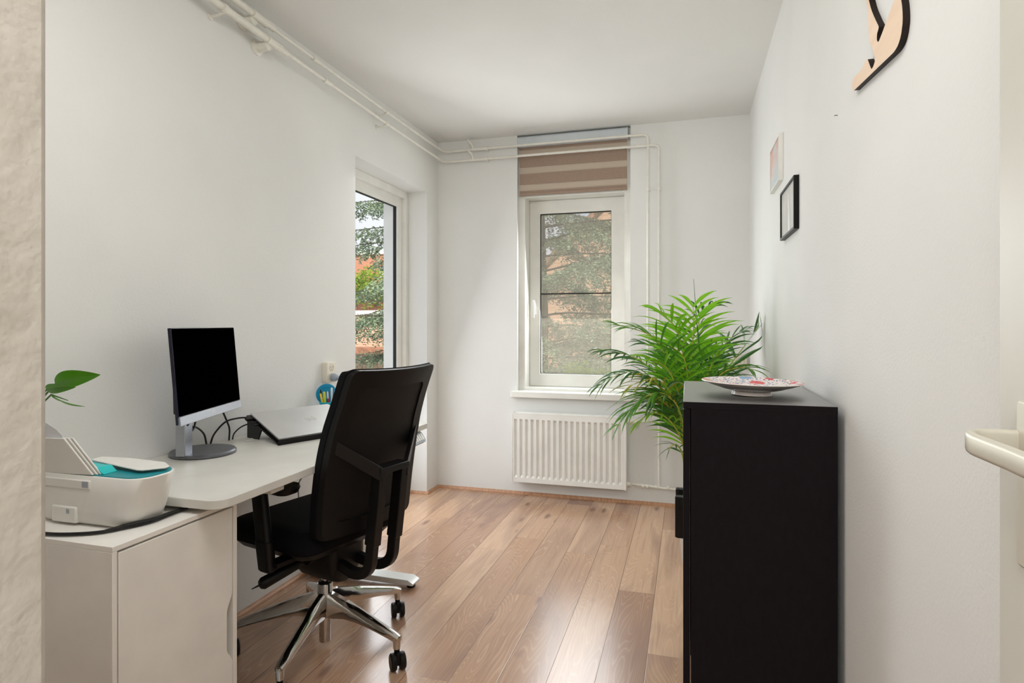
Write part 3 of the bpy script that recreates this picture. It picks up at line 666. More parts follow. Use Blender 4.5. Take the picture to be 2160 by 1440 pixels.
q = MB(); q.prism([(-.022, .155), (.001, .155), (.001, .165), (-.022, .165)], lambda c: Lp(c[0], c[1], .010), lambda c: Lp(c[0], c[1], .017)); tag(q.build('cable_plug', M_blackpl, bevel=.002), 'small black connector in the middle of the laptop side edge', 'connector')

# ------------------------------------------------------------------ wall sockets, plug, pen holder
def socket(name, label, M, n=2):
    t = thing(name, label, 'socket'); t.matrix_world = M
    hgt = .052 if n == 2 else .042; sc_ = .72 if n == 2 else 1.0
    q = MB(); q.prism(rrect(-.04, -hgt, .04, hgt, .006, 4), lambda c: Vector((c[0], c[1], -.001)), lambda c: Vector((c[0], c[1], .030))); q.build('plate', M_cream, t, bevel=0.003)
    for k in range(n):
        cy = (.0265 - k * .053) if n == 2 else 0
        q = MB(); q.lathe([(.029 * sc_, .0305), (.027 * sc_, .0312), (.021 * sc_, .031), (.020 * sc_, .028)], (0, 0, 0), 28, Matrix.Translation((0, cy * .92, 0)), cap=False); 
        q.build('ring', mat('cream_shade', (214, 204, 184), .4), t)
        q = MB()
        for dx, dy in ((-.0075, .002), (.0075, .002), (0, -.009)): q.lathe([(.0024, .0302), (.0024, .0311)], (0, 0, 0), 10, Matrix.Translation((dx, cy * .92 + dy, 0)))
        q.build('contact_holes', M_dark_gap, t)
    return t
Ms = Matrix(((0, 0, 1, XL), (1, 0, 0, 2.668), (0, 1, 0, .957), (0, 0, 0, 1)))
socket('wall_socket', 'cream double wall socket on the left wall above the blue pen holder', Ms)
Ms2 = Matrix(((1, 0, 0, .322), (0, 0, -1, YF), (0, 1, 0, .965), (0, 0, 0, 1)))
socket('wall_socket', 'cream socket low in the right corner of the far wall behind the palm', Ms2, 1)
pg = thing('power_plug', 'grey plug in the lower half of the double socket on the left wall', 'plug', (XL + .031, 2.671, .931))
q = MB(); q.lathe([(.019, 0), (.021, .004), (.020, .022), (.014, .03), (.002, .032)], (0, 0, 0), 24, Matrix.Rotation(pi / 2, 4, 'Y')); q.build('plug_body', M_greypl, pg)
q = MB(); q.tube([(.018, 0, 0), (.04, .006, -.004), (.045, .012, -.03), (.042, .013, -.06)], [.013, .011, .008, .005], 12); q.build('strain_relief', M_greypl, pg)
q = MB(); q.tube(spline([(.042, .013, -.055), (.035, .02, -.12), (.0, .03, -.165), (-.02, .03, -.20), (-.02, .03, -.5)]), .004, 8); q.build('cord', M_greypl, pg)

ph = thing('pen_holder', 'bright blue plastic pen cup with a round back plate against the left wall', 'pen holder', (-1.702, 2.572, DZ), radians(-48))
q = MB(); Mx = Matrix.Rotation(pi / 2, 4, 'Y')
q.lathe([(.049, -.003), (.051, 0), (.049, .003), (.036, .004), (.035, .0025), (0.001, .0025)], (-.024, 0, .115), 36, Mx)
q.build('back_plate', M_blue, ph)
q = MB(); q.lathe([(.030, 0), (.033, .003), (.038, .074), (.041, .076), (.041, .081), (.038, .082), (.036, .074), (.030, .006), (.001, .005)], (.012, 0, 0), 32); q.build('cup', M_cyan, ph)
q = MB()
for k in range(6): q.box((-.0195, -.011 + k * .004, .121), (-.0188, -.0085 + k * .004, .1255))
q.build('embossed_marks', mat('blue_emboss', (0, 96, 150), .5), ph)
def pen(label, dx, dy, lean, col, cap, r=.0045, ln_=.135, cat='pen'):
    _c, _s = cos(radians(-48)), sin(radians(-48)); t = thing('pen', label, cat, (-1.702 + _c * (.012 + dx) - _s * dy, 2.572 + _s * (.012 + dx) + _c * dy, DZ + .008), radians(-48), group='pens in the blue cup')
    d_ = Vector((lean[0], lean[1], 1)).normalized(); m1 = mat('pen_' + str(col[0]) + str(col[1]), col, .35); m2 = mat('cap_' + str(cap[0]) + str(cap[1]), cap, .35)
    MB().tube([Vector((0, 0, 0)), d_ * (ln_ * .72)], r, 10).build('barrel', m1, t)
    MB().tube([d_ * (ln_ * .72), d_ * (ln_ * .97), d_ * ln_], [r * 1.12, r * 1.05, r * .5], 10).build('cap', m2, t)
pen('orange pen with black cap at the left of the blue cup', .0, -.017, (0, -.12), (240, 160, 30), (24, 22, 30))
pen('lime green highlighter leaning in the blue cup', .008, -.008, (0.05, -.09), (200, 215, 60), (196, 214, 80), .0062, .125, 'highlighter')
pen('yellow pen leaning left behind the lime highlighter', .004, -.012, (0.02, -.2), (245, 205, 40), (240, 200, 40), .0042, .118)
pen('red pen with pale top standing in the blue cup', .008, .006, (0, -.07), (190, 30, 50), (225, 205, 205), .004, .125)
pen('clear white pen, tallest in the blue cup', .004, .018, (0, .0), (222, 222, 226), (226, 220, 220), .0045, .142)
pen('transparent white pen leaning right in the blue cup', .008, .02, (0, .12), (212, 216, 222), (220, 222, 228), .0045, .13)

# ------------------------------------------------------------------ office chair
chair = thing('office_chair', 'black office swivel chair with polished aluminium star base at the desk', 'chair', (-1.298, 1.947, 0), radians(-14))
# local frame: +x backwards (behind the sitter), +y = far side, -y = near side
prof_b = [(.48, .214), (.56, .220), (.62, .226), (.70, .238), (.78, .254), (.86, .274), (.94, .303), (1.0, .327), (1.06, .352)]
def bprof(z):
    for (z0_, b0), (z1_, b1) in zip(prof_b, prof_b[1:]):
        if z <= z1_: t = (z - z0_) / (z1_ - z0_); return b0 + (b1 - b0) * t
    return prof_b[-1][1]
def hw(z):
    t = (z - .48) / .58
    return .222 + .010 * sin(pi * min(1, t * 1.25)) - .009 * t
def BP(s, z, d=0.0):   # s in -1..1 lateral, d forward offset
    w = hw(z); y = s * w
    return Vector((bprof(z) + .032 - .032 * s * s - d, y, z - .006 * (1 - s * s) * (1 if z > .9 else 0)))
def corner_s(z, z0, z1, r):
    # lateral shrink in rounded corners (as fraction)
    e = min(z - z0, z1 - z)
    if e >= r: return 1.0
    return 1.0 - (r - sqrt(max(0, r * r - (r - e) ** 2))) / .225
def zlist(z0, z1, r=.03, n=22):
    L_ = [z0 + r * (1 - cos(pi / 2 * k / 5)) for k in range(6)]
    L_ += [z0 + r + (z1 - z0 - 2 * r) * k / n for k in range(1, n)]
    L_ += [z1 - r * (1 - cos(pi / 2 * k / 5)) for k in range(5, -1, -1)]
    return L_
def slab(z0, z1, smax, d0, d1, r=.03, ns=16, crown=0.0):
    q = MB(); zl = zlist(z0, z1, r)
    def grid(d, inset):
        return [[q.bm.verts.new(BP(smax * (corner_s(z, z0, z1, r) - inset) * (2 * j / ns - 1), min(max(z, z0 + inset * .2), z1 - inset * .2), d)) for j in range(ns + 1)] for z in zl]
    A = grid(d0, 0); B = grid(d1, crown)
    for G, fl in ((A, 0), (B, 1)):
        for i in range(len(zl) - 1):
            for j in range(ns):
                f = (G[i][j], G[i][j + 1], G[i + 1][j + 1], G[i + 1][j]); q.bm.faces.new(f if not fl else tuple(reversed(f)))
    n = len(zl) - 1
    for i in range(n):
        q.bm.faces.new((A[i][0], A[i + 1][0], B[i + 1][0], B[i][0])); q.bm.faces.new((A[i][ns], B[i][ns], B[i + 1][ns], A[i + 1][ns]))
    for j in range(ns):
        q.bm.faces.new((A[0][j], B[0][j], B[0][j + 1], A[0][j + 1])); q.bm.faces.new((A[n][j], A[n][j + 1], B[n][j + 1], B[n][j]))
    return q
slab(.488, 1.060, 1.0, .018, .058, .028, crown=.05).build('backrest', M_blackfab, chair, angle=45)
# rear frame ring
q = MB()
def ringpts(so, zo0, zo1, r, d, n=14):
    pts = []
    for k in range(n + 1): pts.append((so, zo0 + r + (zo1 - zo0 - 2 * r) * k / n))
    for k in range(1, 6): a = pi / 2 * k / 6; pts.append((so - (r / .225) * (1 - cos(a)), zo1 - r + r * sin(a)))
    for k in range(n + 1): pts.append(((so - r / .225) * (1 - 2 * k / n), zo1))
    for k in range(1, 6): a = pi / 2 * k / 6; pts.append((-so + (r / .225) * (1 - sin(a)), zo1 - r + r * cos(a)))
    for k in range(n + 1): pts.append((-so, zo1 - r - (zo1 - zo0 - 2 * r) * k / n))
    for k in range(1, 6): a = pi / 2 * k / 6; pts.append((-so + (r / .225) * (1 - cos(a)), zo0 + r - r * sin(a)))
    for k in range(n + 1): pts.append(((-so + r / .225) * (1 - 2 * k / n), zo0))
    for k in range(1, 6): a = pi / 2 * k / 6; pts.append((so - (r / .225) * (1 - sin(a)), zo0 + r - r * cos(a)))
    return [BP(s, z, d) for s, z in pts]
O1 = ringpts(.985, .489, 1.058, .028, .018); O2 = ringpts(.965, .494, 1.054, .027, -.004); I2 = ringpts(.74, .545, .995, .02, -.003); I1 = ringpts(.735, .547, .993, .02, .010)
rr_ = [[q.bm.verts.new(p) for p in G] for G in (O1, O2, I2, I1)]
n_ = len(O1)
for i in range(3):
    for j in range(n_): q.bm.faces.new((rr_[i][j], rr_[i][(j + 1) % n_], rr_[i + 1][(j + 1) % n_], rr_[i + 1][j]))
q.build('backrest_frame', M_blackpl, chair, angle=40)
slab(.54, 1.0, .76, .003, .012, .02).build('backrest_panel', M_mesh, chair, angle=45)
# back support: two upright bars with V-shaped bracket
sup = MB()
def bar(q, pts, w, d):   # rectangular section swept; w lateral (y), d depth
    R = []
    for i, p in enumerate(pts):
        p = Vector(p); t = (Vector(pts[min(i + 1, len(pts) - 1)]) - Vector(pts[max(i - 1, 0)])).normalized()
        y_ = Vector((0, 1, 0)); y_ = (y_ - t * t.dot(y_)).normalized(); z_ = t.cross(y_)
        R.append([p + y_ * a * w / 2 + z_ * b * d / 2 for a, b in ((-1, -1), (1, -1), (1, 1), (-1, 1))])
    q.rings(R)
for s_ in (-1, 1):
    bar(sup, [(.322, s_ * .055, .70), (.308, s_ * .055, .58), (.290, s_ * .055, .448)], .036, .044)
sup.build('back_support', M_blackmetal, chair, bevel=0.003)
q = MB()
for s_ in (-1, 1):
    path = [(.291, s_ * .055, .46), (.286, s_ * .055, .42)] + bez([(.284, s_ * .055, .40), (.278, s_ * .054, .333), (.19, s_ * .05, .333)], 8) + [(.14, s_ * .045, .342), (.05, s_ * .04, .355)]
    bar(q, path, .028, .036)
q.build('support_bar', M_blackmetal, chair, bevel=0.003)
q = MB()
def vec(a): return Vector(a)
for s_ in (-1, 1):
    e0 = BP(s_ * .90, .825, -.002); e1 = BP(s_ * .90, .782, -.002); 
    m0 = vec((.345, s_ * .062, .718)); m1 = vec((.345, s_ * .062, .668))
    th = vec((-.016, 0, 0))
    pts = [e0, m0, m1, e1]; q.rings([pts, [p + th + vec((0, -s_ * .004, 0)) for p in pts]])
q.box((.290, -.073, .696), (.346, .073, .718)); q.build('back_bracket', M_blackmetal, chair, bevel=0.002)
# seat
q = MB()
SZ = [(.428, .03), (.44, .004), (.475, 0.0), (.495, .008), (.505, .03), (.508, .06)]
rings_ = []
for z, ins in SZ:
    pts = rrect(-.285 + ins, -.245 + ins, .185 - ins, .245 - ins, .07, 6)
    rings_.append([Vector((p[0], p[1], z - (.02 * max(0, (-p[0] - .20) / .1) if z > .43 else 0) + (.0 if z > .45 else 0))) for p in pts])
q.rings(rings_); q.build('seat', M_blackfab, chair, angle=60)
q = MB(); q.rings([[Vector((p[0], p[1], z)) for p in rrect(-.26 + i, -.225 + i, .16 - i, .225 - i, .06, 6)] for z, i in ((.395, .05), (.405, .02), (.43, .0))]); q.build('seat_pan', M_blackpl, chair, angle=50)
q = MB(); q.rings([[Vector((p[0], p[1], z)) for p in rrect(-.13 + i, -.085 + i, .13 - i * .4, .085 - i, .035, 6)] for z, i in ((.268, .055), (.278, .035), (.31, .015), (.36, .0), (.40, .0))])
q.tube([(-.07, -.10, .37), (-.07, .10, .37)], .03, 14); q.tube([(.05, -.13, .375), (.05, .13, .375)], .018, 12); q.build('tilt_mechanism', M_blackpl, chair, angle=50)
MB().tube([(-.135, -.02, .30), (-.138, -.02, .30)], .004, 8).build('screw', M_chrome, chair)
q = MB(); q.tube([(.03, -.08, .365), (.005, -.17, .352)], .010, 10); q.tube([(.012, -.14, .356), (-.008, -.262, .330), (-.010, -.272, .328)], [.0185, .021, .014], 14); q.tube([(-.010, -.27, .328), (-.022, -.296, .320)], [.004, .0015], 6)
q.build('lever', M_blackpl, chair)
for s_ in (-1, 1):
    y = s_ * .272
    q = MB(); q.rings([[Vector((.0 + dx + p[0], y + p[1], z)) for p in rrect(-.034 * k, -.019 * k, .034 * k, .019 * k, .016 * k, 4)] for z, k, dx in ((.382, .75, .026), (.388, .95, .026), (.48, 1.02, .012))]); ap = q.build('armrest', M_blackpl, chair)
    q = MB(); q.rings([[Vector((.0 + dx + p[0], y + p[1], z)) for p in rrect(-.031, -.0165, .031, .0165, .014, 4)] for z, dx in ((.478, .012), (.655, -.016))]); q.tube([(-.04, y, .63), (-.060, y, .628)], .010, 10); q.build('arm_post', M_blackpl, ap)
    q = MB(); q.rings([[Vector((p[0] + .035, y + p[1] * k, z + (.012 * (p[0] < -.08) if z < .668 else 0))) for p in rrect(-.135 * (1 - i), -.043 * (1 - i), .125 * (1 - i), .043 * (1 - i), .035 * (1 - i), 6)] for z, k, i in ((.648, .7, .22), (.655, 1, .08), (.672, 1, 0), (.680, 1, .04))]); q.build('arm_pad', M_blackpl, ap)
    MB().box((.02, min(y, s_ * .10), .398), (.075, max(y, s_ * .10), .412)).build('arm_bracket', M_blackpl, ap)
# column
q = MB(); q.lathe([(.0205, .022), (.0215, .026), (.0215, .125), (.026, .13), (.026, .15)], (0, 0, 0), 32); q.build('gas_column', M_chrome, chair); MB().lathe([(.014, .22), (.014, .275)], (0, 0, 0), 24).build('piston', M_chrome, chair)
q = MB(); q.lathe([(.0285, .155), (.030, .17), (.0285, .175), (.0275, .235), (.026, .238), (.020, .236)], (0, 0, 0), 32); q.build('hub', M_chrome, chair)
q = MB(); q.lathe([(.024, .232), (.025, .243), (.022, .246), (.014, .246)], (0, 0, 0), 24); q.build('collar', M_blackpl, chair)
base_ang = radians(62.8 + 14)
for k in range(5):
    a = base_ang - k * 2 * pi / 5
    d_ = Vector((cos(a), sin(a), 0)); n2 = Vector((-sin(a), cos(a), 0))
    q = MB(); R = []
    for r_, zt, zb, wt, wb in ((.014, .208, .112, .021, .012), (.05, .204, .116, .020, .013), (.10, .192, .126, .0185, .015), (.16, .174, .125, .0175, .016), (.22, .155, .116, .0165, .0155), (.28, .135, .104, .016, .015), (.320, .121, .094, .0155, .014), (.338, .112, .092, .013, .012)):
        zm = zb + (zt - zb) * .55
        R.append([d_ * r_ + n2 * y + Vector((0, 0, z)) for y, z in ((-wt * .45, zt), (wt * .45, zt), (wt * 1.0, zt - (zt - zb) * .25), (wb * 1.0, zb + .002), (wb * .5, zb), (-wb * .5, zb), (-wb * 1.0, zb + .002), (-wt * 1.0, zt - (zt - zb) * .25))])
    q.rings(R)
    lg = q.build('leg', M_chrome, chair, angle=50)
    q = MB(); q.tube([d_ * .327 + Vector((0, 0, .108)), d_ * .327 + Vector((0, 0, .068))], [.014, .0125], 16); q.build('leg_tip', M_chrome, lg)
    ang = radians((-42, -36, -48, -30, -40)[k]); cdv = Vector((cos(ang), sin(ang), 0)); axv = Vector((-sin(ang), cos(ang), 0))
    cc = d_ * .327 + cdv * .012 + Vector((0, 0, .029))
    ca = MB().tube([d_ * .327 + Vector((0, 0, .072)), d_ * .327 + Vector((0, 0, .04))], .010, 12).box((-.012, -.006, -.01), (.012, .006, .03), Matrix.Translation(cc) @ Matrix.Rotation(ang, 4, 'Z')).build('caster', M_blackpl, chair)
    for s_ in (-1, 1):
        c0 = cc + axv * s_ * .007; c1 = cc + axv * s_ * .026
        MB().tube([c0, c0.lerp(c1, .15), c0.lerp(c1, .8), c1], [.0275, .029, .029, .025], 28).build('wheel', M_blackpl, ca)

# ------------------------------------------------------------------ black cabinet with doors, plate on top
bc = thing('black_cabinet', 'tall matte black cabinet against the right wall carrying the patterned plate', 'cabinet', (.18, 1.97, 0))
Zi = Matrix.Translation((-.18, -1.97, 0))
bx0, bx1, by0, by1, bz = -0.011, 0.362, 1.668, 2.283, 0.993
MB().box((bx0, by0 - .001, bz - .018), (bx1, by1, bz)).build('top_panel', M_bc, bc, bevel=0.001, M=Zi)
q = MB(); q.box((bx0 + .020, by0, 0), (bx1, by0 + .018, bz - .018)); q.box((bx0 + .020, by1 - .018, 0), (bx1, by1, bz - .018)); q.box((bx1 - .01, by0 + .018, .02), (bx1, by1 - .018, bz - .02)); q.box((bx0 + .03, by0, .05), (bx1, by1, .066)); q.box((bx0 + .04, by0, 0), (bx0 + .055, by1, .05))
q.build('body', M_bc, bc, bevel=0.0008, M=Zi)
ym = (by0 + by1) / 2
for ya, yb, hy in ((by0 + .001, ym - .0015, ym - .045), (ym + .0015, by1 - .001, ym + .045)):
    dd = MB().box((bx0, ya, .055), (bx0 + .0175, yb, bz - .0205)).build('door', M_bc, bc, bevel=0.001, M=Zi)
    q = MB(); q.prism([(bx0 + .001, -.014), (bx0 - .018, -.014), (bx0 - .026, -.007), (bx0 - .026, .010), (bx0 - .020, .014), (bx0 + .001, .014)], lambda c: Vector((c[0], hy + c[1], .54)), lambda c: Vector((c[0], hy + c[1], .667)))
    q.build('handle', M_blackmetal, dd, bevel=0.002)

def plate_material():
    m = bpy.data.materials.new('painted_plate'); m.use_nodes = True; n = m.node_tree.nodes; L = m.node_tree.links; p = n['Principled BSDF']
    t = n.new('ShaderNodeTexCoord')
    def vor(sc, feat='F1'):
        v = n.new('ShaderNodeTexVoronoi'); v.inputs['Scale'].default_value = sc; v.feature = feat; L.new(t.outputs['Object'], v.inputs['Vector']); return v
    def mr(v, a, b):
        q = n.new('ShaderNodeMapRange'); q.inputs['From Min'].default_value = a; q.inputs['From Max'].default_value = b; L.new(v, q.inputs['Value']); return q.outputs[0]
    def mix(f, a, b):
        q = n.new('ShaderNodeMix'); q.data_type = 'RGBA'; L.new(f, q.inputs['Factor'])
        for k, v in (('A', a), ('B', b)):
            if isinstance(v, tuple): q.inputs[k].default_value = v
            else: L.new(v, q.inputs[k])
        return q.outputs['Result']
    v1 = vor(120); v2 = vor(17); v3 = vor(60)
    c = mix(mr(v1.outputs['Distance'], .42, .30), lin((222, 212, 208)), lin((70, 84, 130)))
    hs = n.new('ShaderNodeValToRGB'); e = hs.color_ramp.elements; e.new(.35); e.new(.65)
    for i, (a, col) in enumerate(((0, (205, 40, 50)), (.4, (220, 120, 70)), (.7, (120, 160, 190)), (1, (190, 60, 60)))): e[i].position = a; e[i].color = lin(col)
    hs.color_ramp.interpolation = 'CONSTANT'
    sx = n.new('ShaderNodeSeparateXYZ'); L.new(v2.outputs['Color'], sx.inputs[0]); L.new(sx.outputs[0], hs.inputs[0])
    mu = n.new('ShaderNodeMath'); mu.operation = 'ADD'; L.new(v2.outputs['Distance'], mu.inputs[0])
    m2 = n.new('ShaderNodeMath'); m2.operation = 'MULTIPLY'; L.new(v3.outputs['Distance'], m2.inputs[0]); m2.inputs[1].default_value = .5; L.new(m2.outputs[0], mu.inputs[1])
    c = mix(mr(mu.outputs[0], .62, .52), c, hs.outputs[0])
    L.new(c, p.inputs['Base Color']); p.inputs['Roughness'].default_value = .25; return m
plt = thing('decorative_plate', 'round footed ceramic plate with a red and blue flower pattern on the black cabinet', 'plate', (.180, 1.88, bz))
q = MB(); q.lathe([(.052, 0), (.056, .0015), (.053, .011), (.054, .013), (.080, .018), (.112, .028), (.1385, .038), (.1405, .0395), (.139, .041)], (0, 0, 0), 64, cap=False); q.build('underside', M_ceramic, plt, angle=30)
q = MB(); q.lathe([(.139, .041), (.128, .0375), (.100, .031), (.060, .024), (.02, .021), (.001, .021)], (0, 0, 0), 64, cap=False); q.build('painted_face', plate_material(), plt, angle=60)
q = MB(); q.lathe([(.052, 0), (.048, .001), (.048, .012), (.001, .013)], (0, 0, 0), 48, cap=False); q.build('foot_ring', M_ceramic, plt)
plt.rotation_euler = (0, radians(1.0), 0)
plt.location.z = bz + .0010

# ------------------------------------------------------------------ pictures and ornament on the right wall
def art_mat(name, kind):
    m = bpy.data.materials.new(name); m.use_nodes = True; n = m.node_tree.nodes; L = m.node_tree.links; p = n['Principled BSDF']
    g = n.new('ShaderNodeNewGeometry'); z = n.new('ShaderNodeTexNoise'); L.new(g.outputs['Position'], z.inputs['Vector'])
    r = n.new('ShaderNodeValToRGB'); e = r.color_ramp.elements
    if kind == 0:
        z.inputs['Scale'].default_value = 7; z.inputs['Distortion'].default_value = 1.5; e.new(.5)
        for i, (a, c) in enumerate(((.38, (196, 206, 210)), (.5, (214, 204, 198)), (.62, (222, 176, 168)))): e[i].position = a; e[i].color = lin(c)
        s = n.new('ShaderNodeSeparateXYZ'); L.new(g.outputs['Position'], s.inputs[0]); mm = n.new('ShaderNodeMapRange'); mm.inputs['From Min'].default_value = 1.83; mm.inputs['From Max'].default_value = 1.97
        mm.inputs['To Min'].default_value = -.1; mm.inputs['To Max'].default_value = .12; L.new(s.outputs['Z'], mm.inputs['Value']); ad = n.new('ShaderNodeMath'); L.new(z.outputs['Fac'], ad.inputs[0]); L.new(mm.outputs[0], ad.inputs[1]); L.new(ad.outputs[0], r.inputs[0])
    else:
        z.inputs['Scale'].default_value = 5
        for i, (a, c) in enumerate(((.35, (176, 178, 170)), (.65, (206, 204, 198)))): e[i].position = a; e[i].color = lin(c)
        L.new(z.outputs['Fac'], r.inputs[0])
    L.new(r.outputs[0], p.inputs['Base Color']); p.inputs['Roughness'].default_value = .3; return m
def picture(name, label, ya, yb, za, zb, fw_, mf, kind, dep=.018):
    t = thing(name, label, 'picture', (XR, (ya + yb) / 2, za)); Xi = Matrix.Translation((-XR, -(ya + yb) / 2, -za)); xf = XR - dep
    q = MB()
    for a0, b0 in (((xf, ya, za), (XR, ya + fw_, zb)), ((xf, yb - fw_, za), (XR, yb, zb)), ((xf, ya + fw_, za), (XR, yb - fw_, za + fw_)), ((xf, ya + fw_, zb - fw_), (XR, yb - fw_, zb))): q.box(a0, b0)
    q.build('frame', mf, t, bevel=0.0008, M=Xi)
    MB().box((xf + .005, ya + fw_, za + fw_), (xf + .007, yb - fw_, zb - fw_)).build('print', art_mat('print_art_%d' % kind, kind), t, smooth=False, M=Xi)
    return t, Xi, xf
picture('picture_frame', 'white-framed abstract print on the right wall, upper of the two', 2.687, 2.968, 1.797, 1.991, .008, M_paint, 0)
t, Xi, xf = picture('picture_frame', 'black-framed grey print on the right wall, lower of the two', 2.320, 2.646, 1.540, 1.731, .009, M_blackpl, 1)
def pp(c): return c
q = MB(); fig = [(2.44, 1.552), (2.478, 1.552), (2.476, 1.60), (2.470, 1.63), (2.482, 1.66), (2.476, 1.70), (2.462, 1.688), (2.458, 1.66), (2.448, 1.62)]
q.prism(fig, lambda c: Vector((xf + .0046, c[0], c[1])), lambda c: Vector((xf + .0052, c[0], c[1]))); q.build('pale_figure', mat('pale_ink', (222, 222, 226), .4), t, smooth=False, M=Xi)

orn = thing('wooden_wall_ornament', 'pale plywood cut-out of dancing legs with dark edges, high on the right wall', 'wall ornament', (0, 0, 0))
OX = XR - .012
cr = [(270,1250),(250,1225),(243,1180),(248,1125),(270,1070),(305,1035),(345,1000),(375,955),(405,895),(430,835),(445,820),(460,818),(475,860),(490,905),(505,945),(515,953),(530,930),(545,895),(560,840),(558,790),(550,750),(525,670),(505,625),(490,580),(480,520),(475,480),(468,360),(466,240),(462,130),(450,60),(430,-20),(400,-140),(365,-300),(340,-460),(420,-560),(600,-620),(760,-600),(880,-480),(912,-300),(915,-140),(922,0),(934,80),(940,160),(943,250),(940,330),(925,450),(908,530),(890,590),(872,635),(850,675),(825,712),(800,740)]
hole = [(475,0),(490,60),(500,100),(520,160),(545,220),(575,290),(605,350),(612,375),(605,410),(590,460),(585,510),(586,550),(595,575),(605,578),(618,560),(640,505),(665,440),(700,340),(740,230),(770,150),(800,70),(830,0),(850,-120),(840,-250),(760,-330),(600,-320),(500,-240),(465,-120)]
def cpx(c, X):
    p = at_x(1760 + c[0] / 6.545, c[1] / 6.545, X); return p
face3 = [at_x(1760 + c[0] / 6.545, c[1] / 6.545, OX) for c in cr]; hole3 = [at_x(1760 + c[0] / 6.545, c[1] / 6.545, OX) for c in hole]
def ring_fill(outer, inner, X, mi, bm):
    vo = [bm.verts.new((X, p.y, p.z)) for p in outer]; vi = [bm.verts.new((X, p.y, p.z)) for p in inner]
    ed = [bm.edges.new((vo[i], vo[(i + 1) % len(vo)])) for i in range(len(vo))] + [bm.edges.new((vi[i], vi[(i + 1) % len(vi)])) for i in range(len(vi))]
    r = bmesh.ops.triangle_fill(bm, use_beauty=True, use_dissolve=False, edges=ed)
    for f in r['geom']:
        if isinstance(f, bmesh.types.BMFace): f.material_index = mi
    return vo, vi
q = MB(); ring_fill(face3, hole3, OX, 0, q.bm); q.build('face', M_ply, orn, smooth=False)
q = MB()
for loop in (face3, hole3):
    A = [q.bm.verts.new((OX + .0002, p.y, p.z)) for p in loop]; B = [q.bm.verts.new((XR + .0005, p.y, p.z)) for p in loop]
    for i in range(len(A)): q.bm.faces.new((A[i], A[(i + 1) % len(A)], B[(i + 1) % len(A)], B[i]))
q.build('burnt_edge', M_burnt, orn, smooth=True, angle=50)
p = at_x(1767, 243, XR)
tag(MB().tube([(XR + .002, p.y, p.z), (XR - .008, p.y, p.z)], .0012, 6).build('nail', M_grey), 'tiny bare nail in the right wall left of the wooden ornament', 'nail')

# ------------------------------------------------------------------ open door at the right edge
dr = bpy.data.objects.new('door_1', None); COL.objects.link(dr); struct(dr)
MB().box((.29, -.12, .01), (.33, .690, 2.03)).build('door_leaf', M_doorp, dr, bevel=0.002)
q = MB(); q.prism(rrect(.600, .986, .641, 1.133, .006, 4), lambda c: Vector((.2905, c[0], c[1])), lambda c: Vector((.282, c[0], c[1]))); ep = q.build('escutcheon', M_nickel, dr, bevel=0.002)
q = MB()
path = [Vector((.285, .640, 1.096))] + bez([(.262, .640, 1.096), (.240, .640, 1.096), (.241, .612, 1.095)], 8) + [Vector((.247, .57, 1.093)), Vector((.250, .52, 1.091))]
R = []
for i, p in enumerate(path):
    t_ = (path[min(i + 1, len(path) - 1)] - path[max(i - 1, 0)]).normalized(); sd_ = t_.cross(Vector((0, 0, 1))).normalized()
    R.append([p + sd_ * a + Vector((0, 0, b)) for a, b in [(c[0], c[1]) for c in rrect(-.0045, -.0098, .0045, .0098, .004, 3)]])
q.rings(R); q.build('door_handle', M_nickel, ep, angle=50)

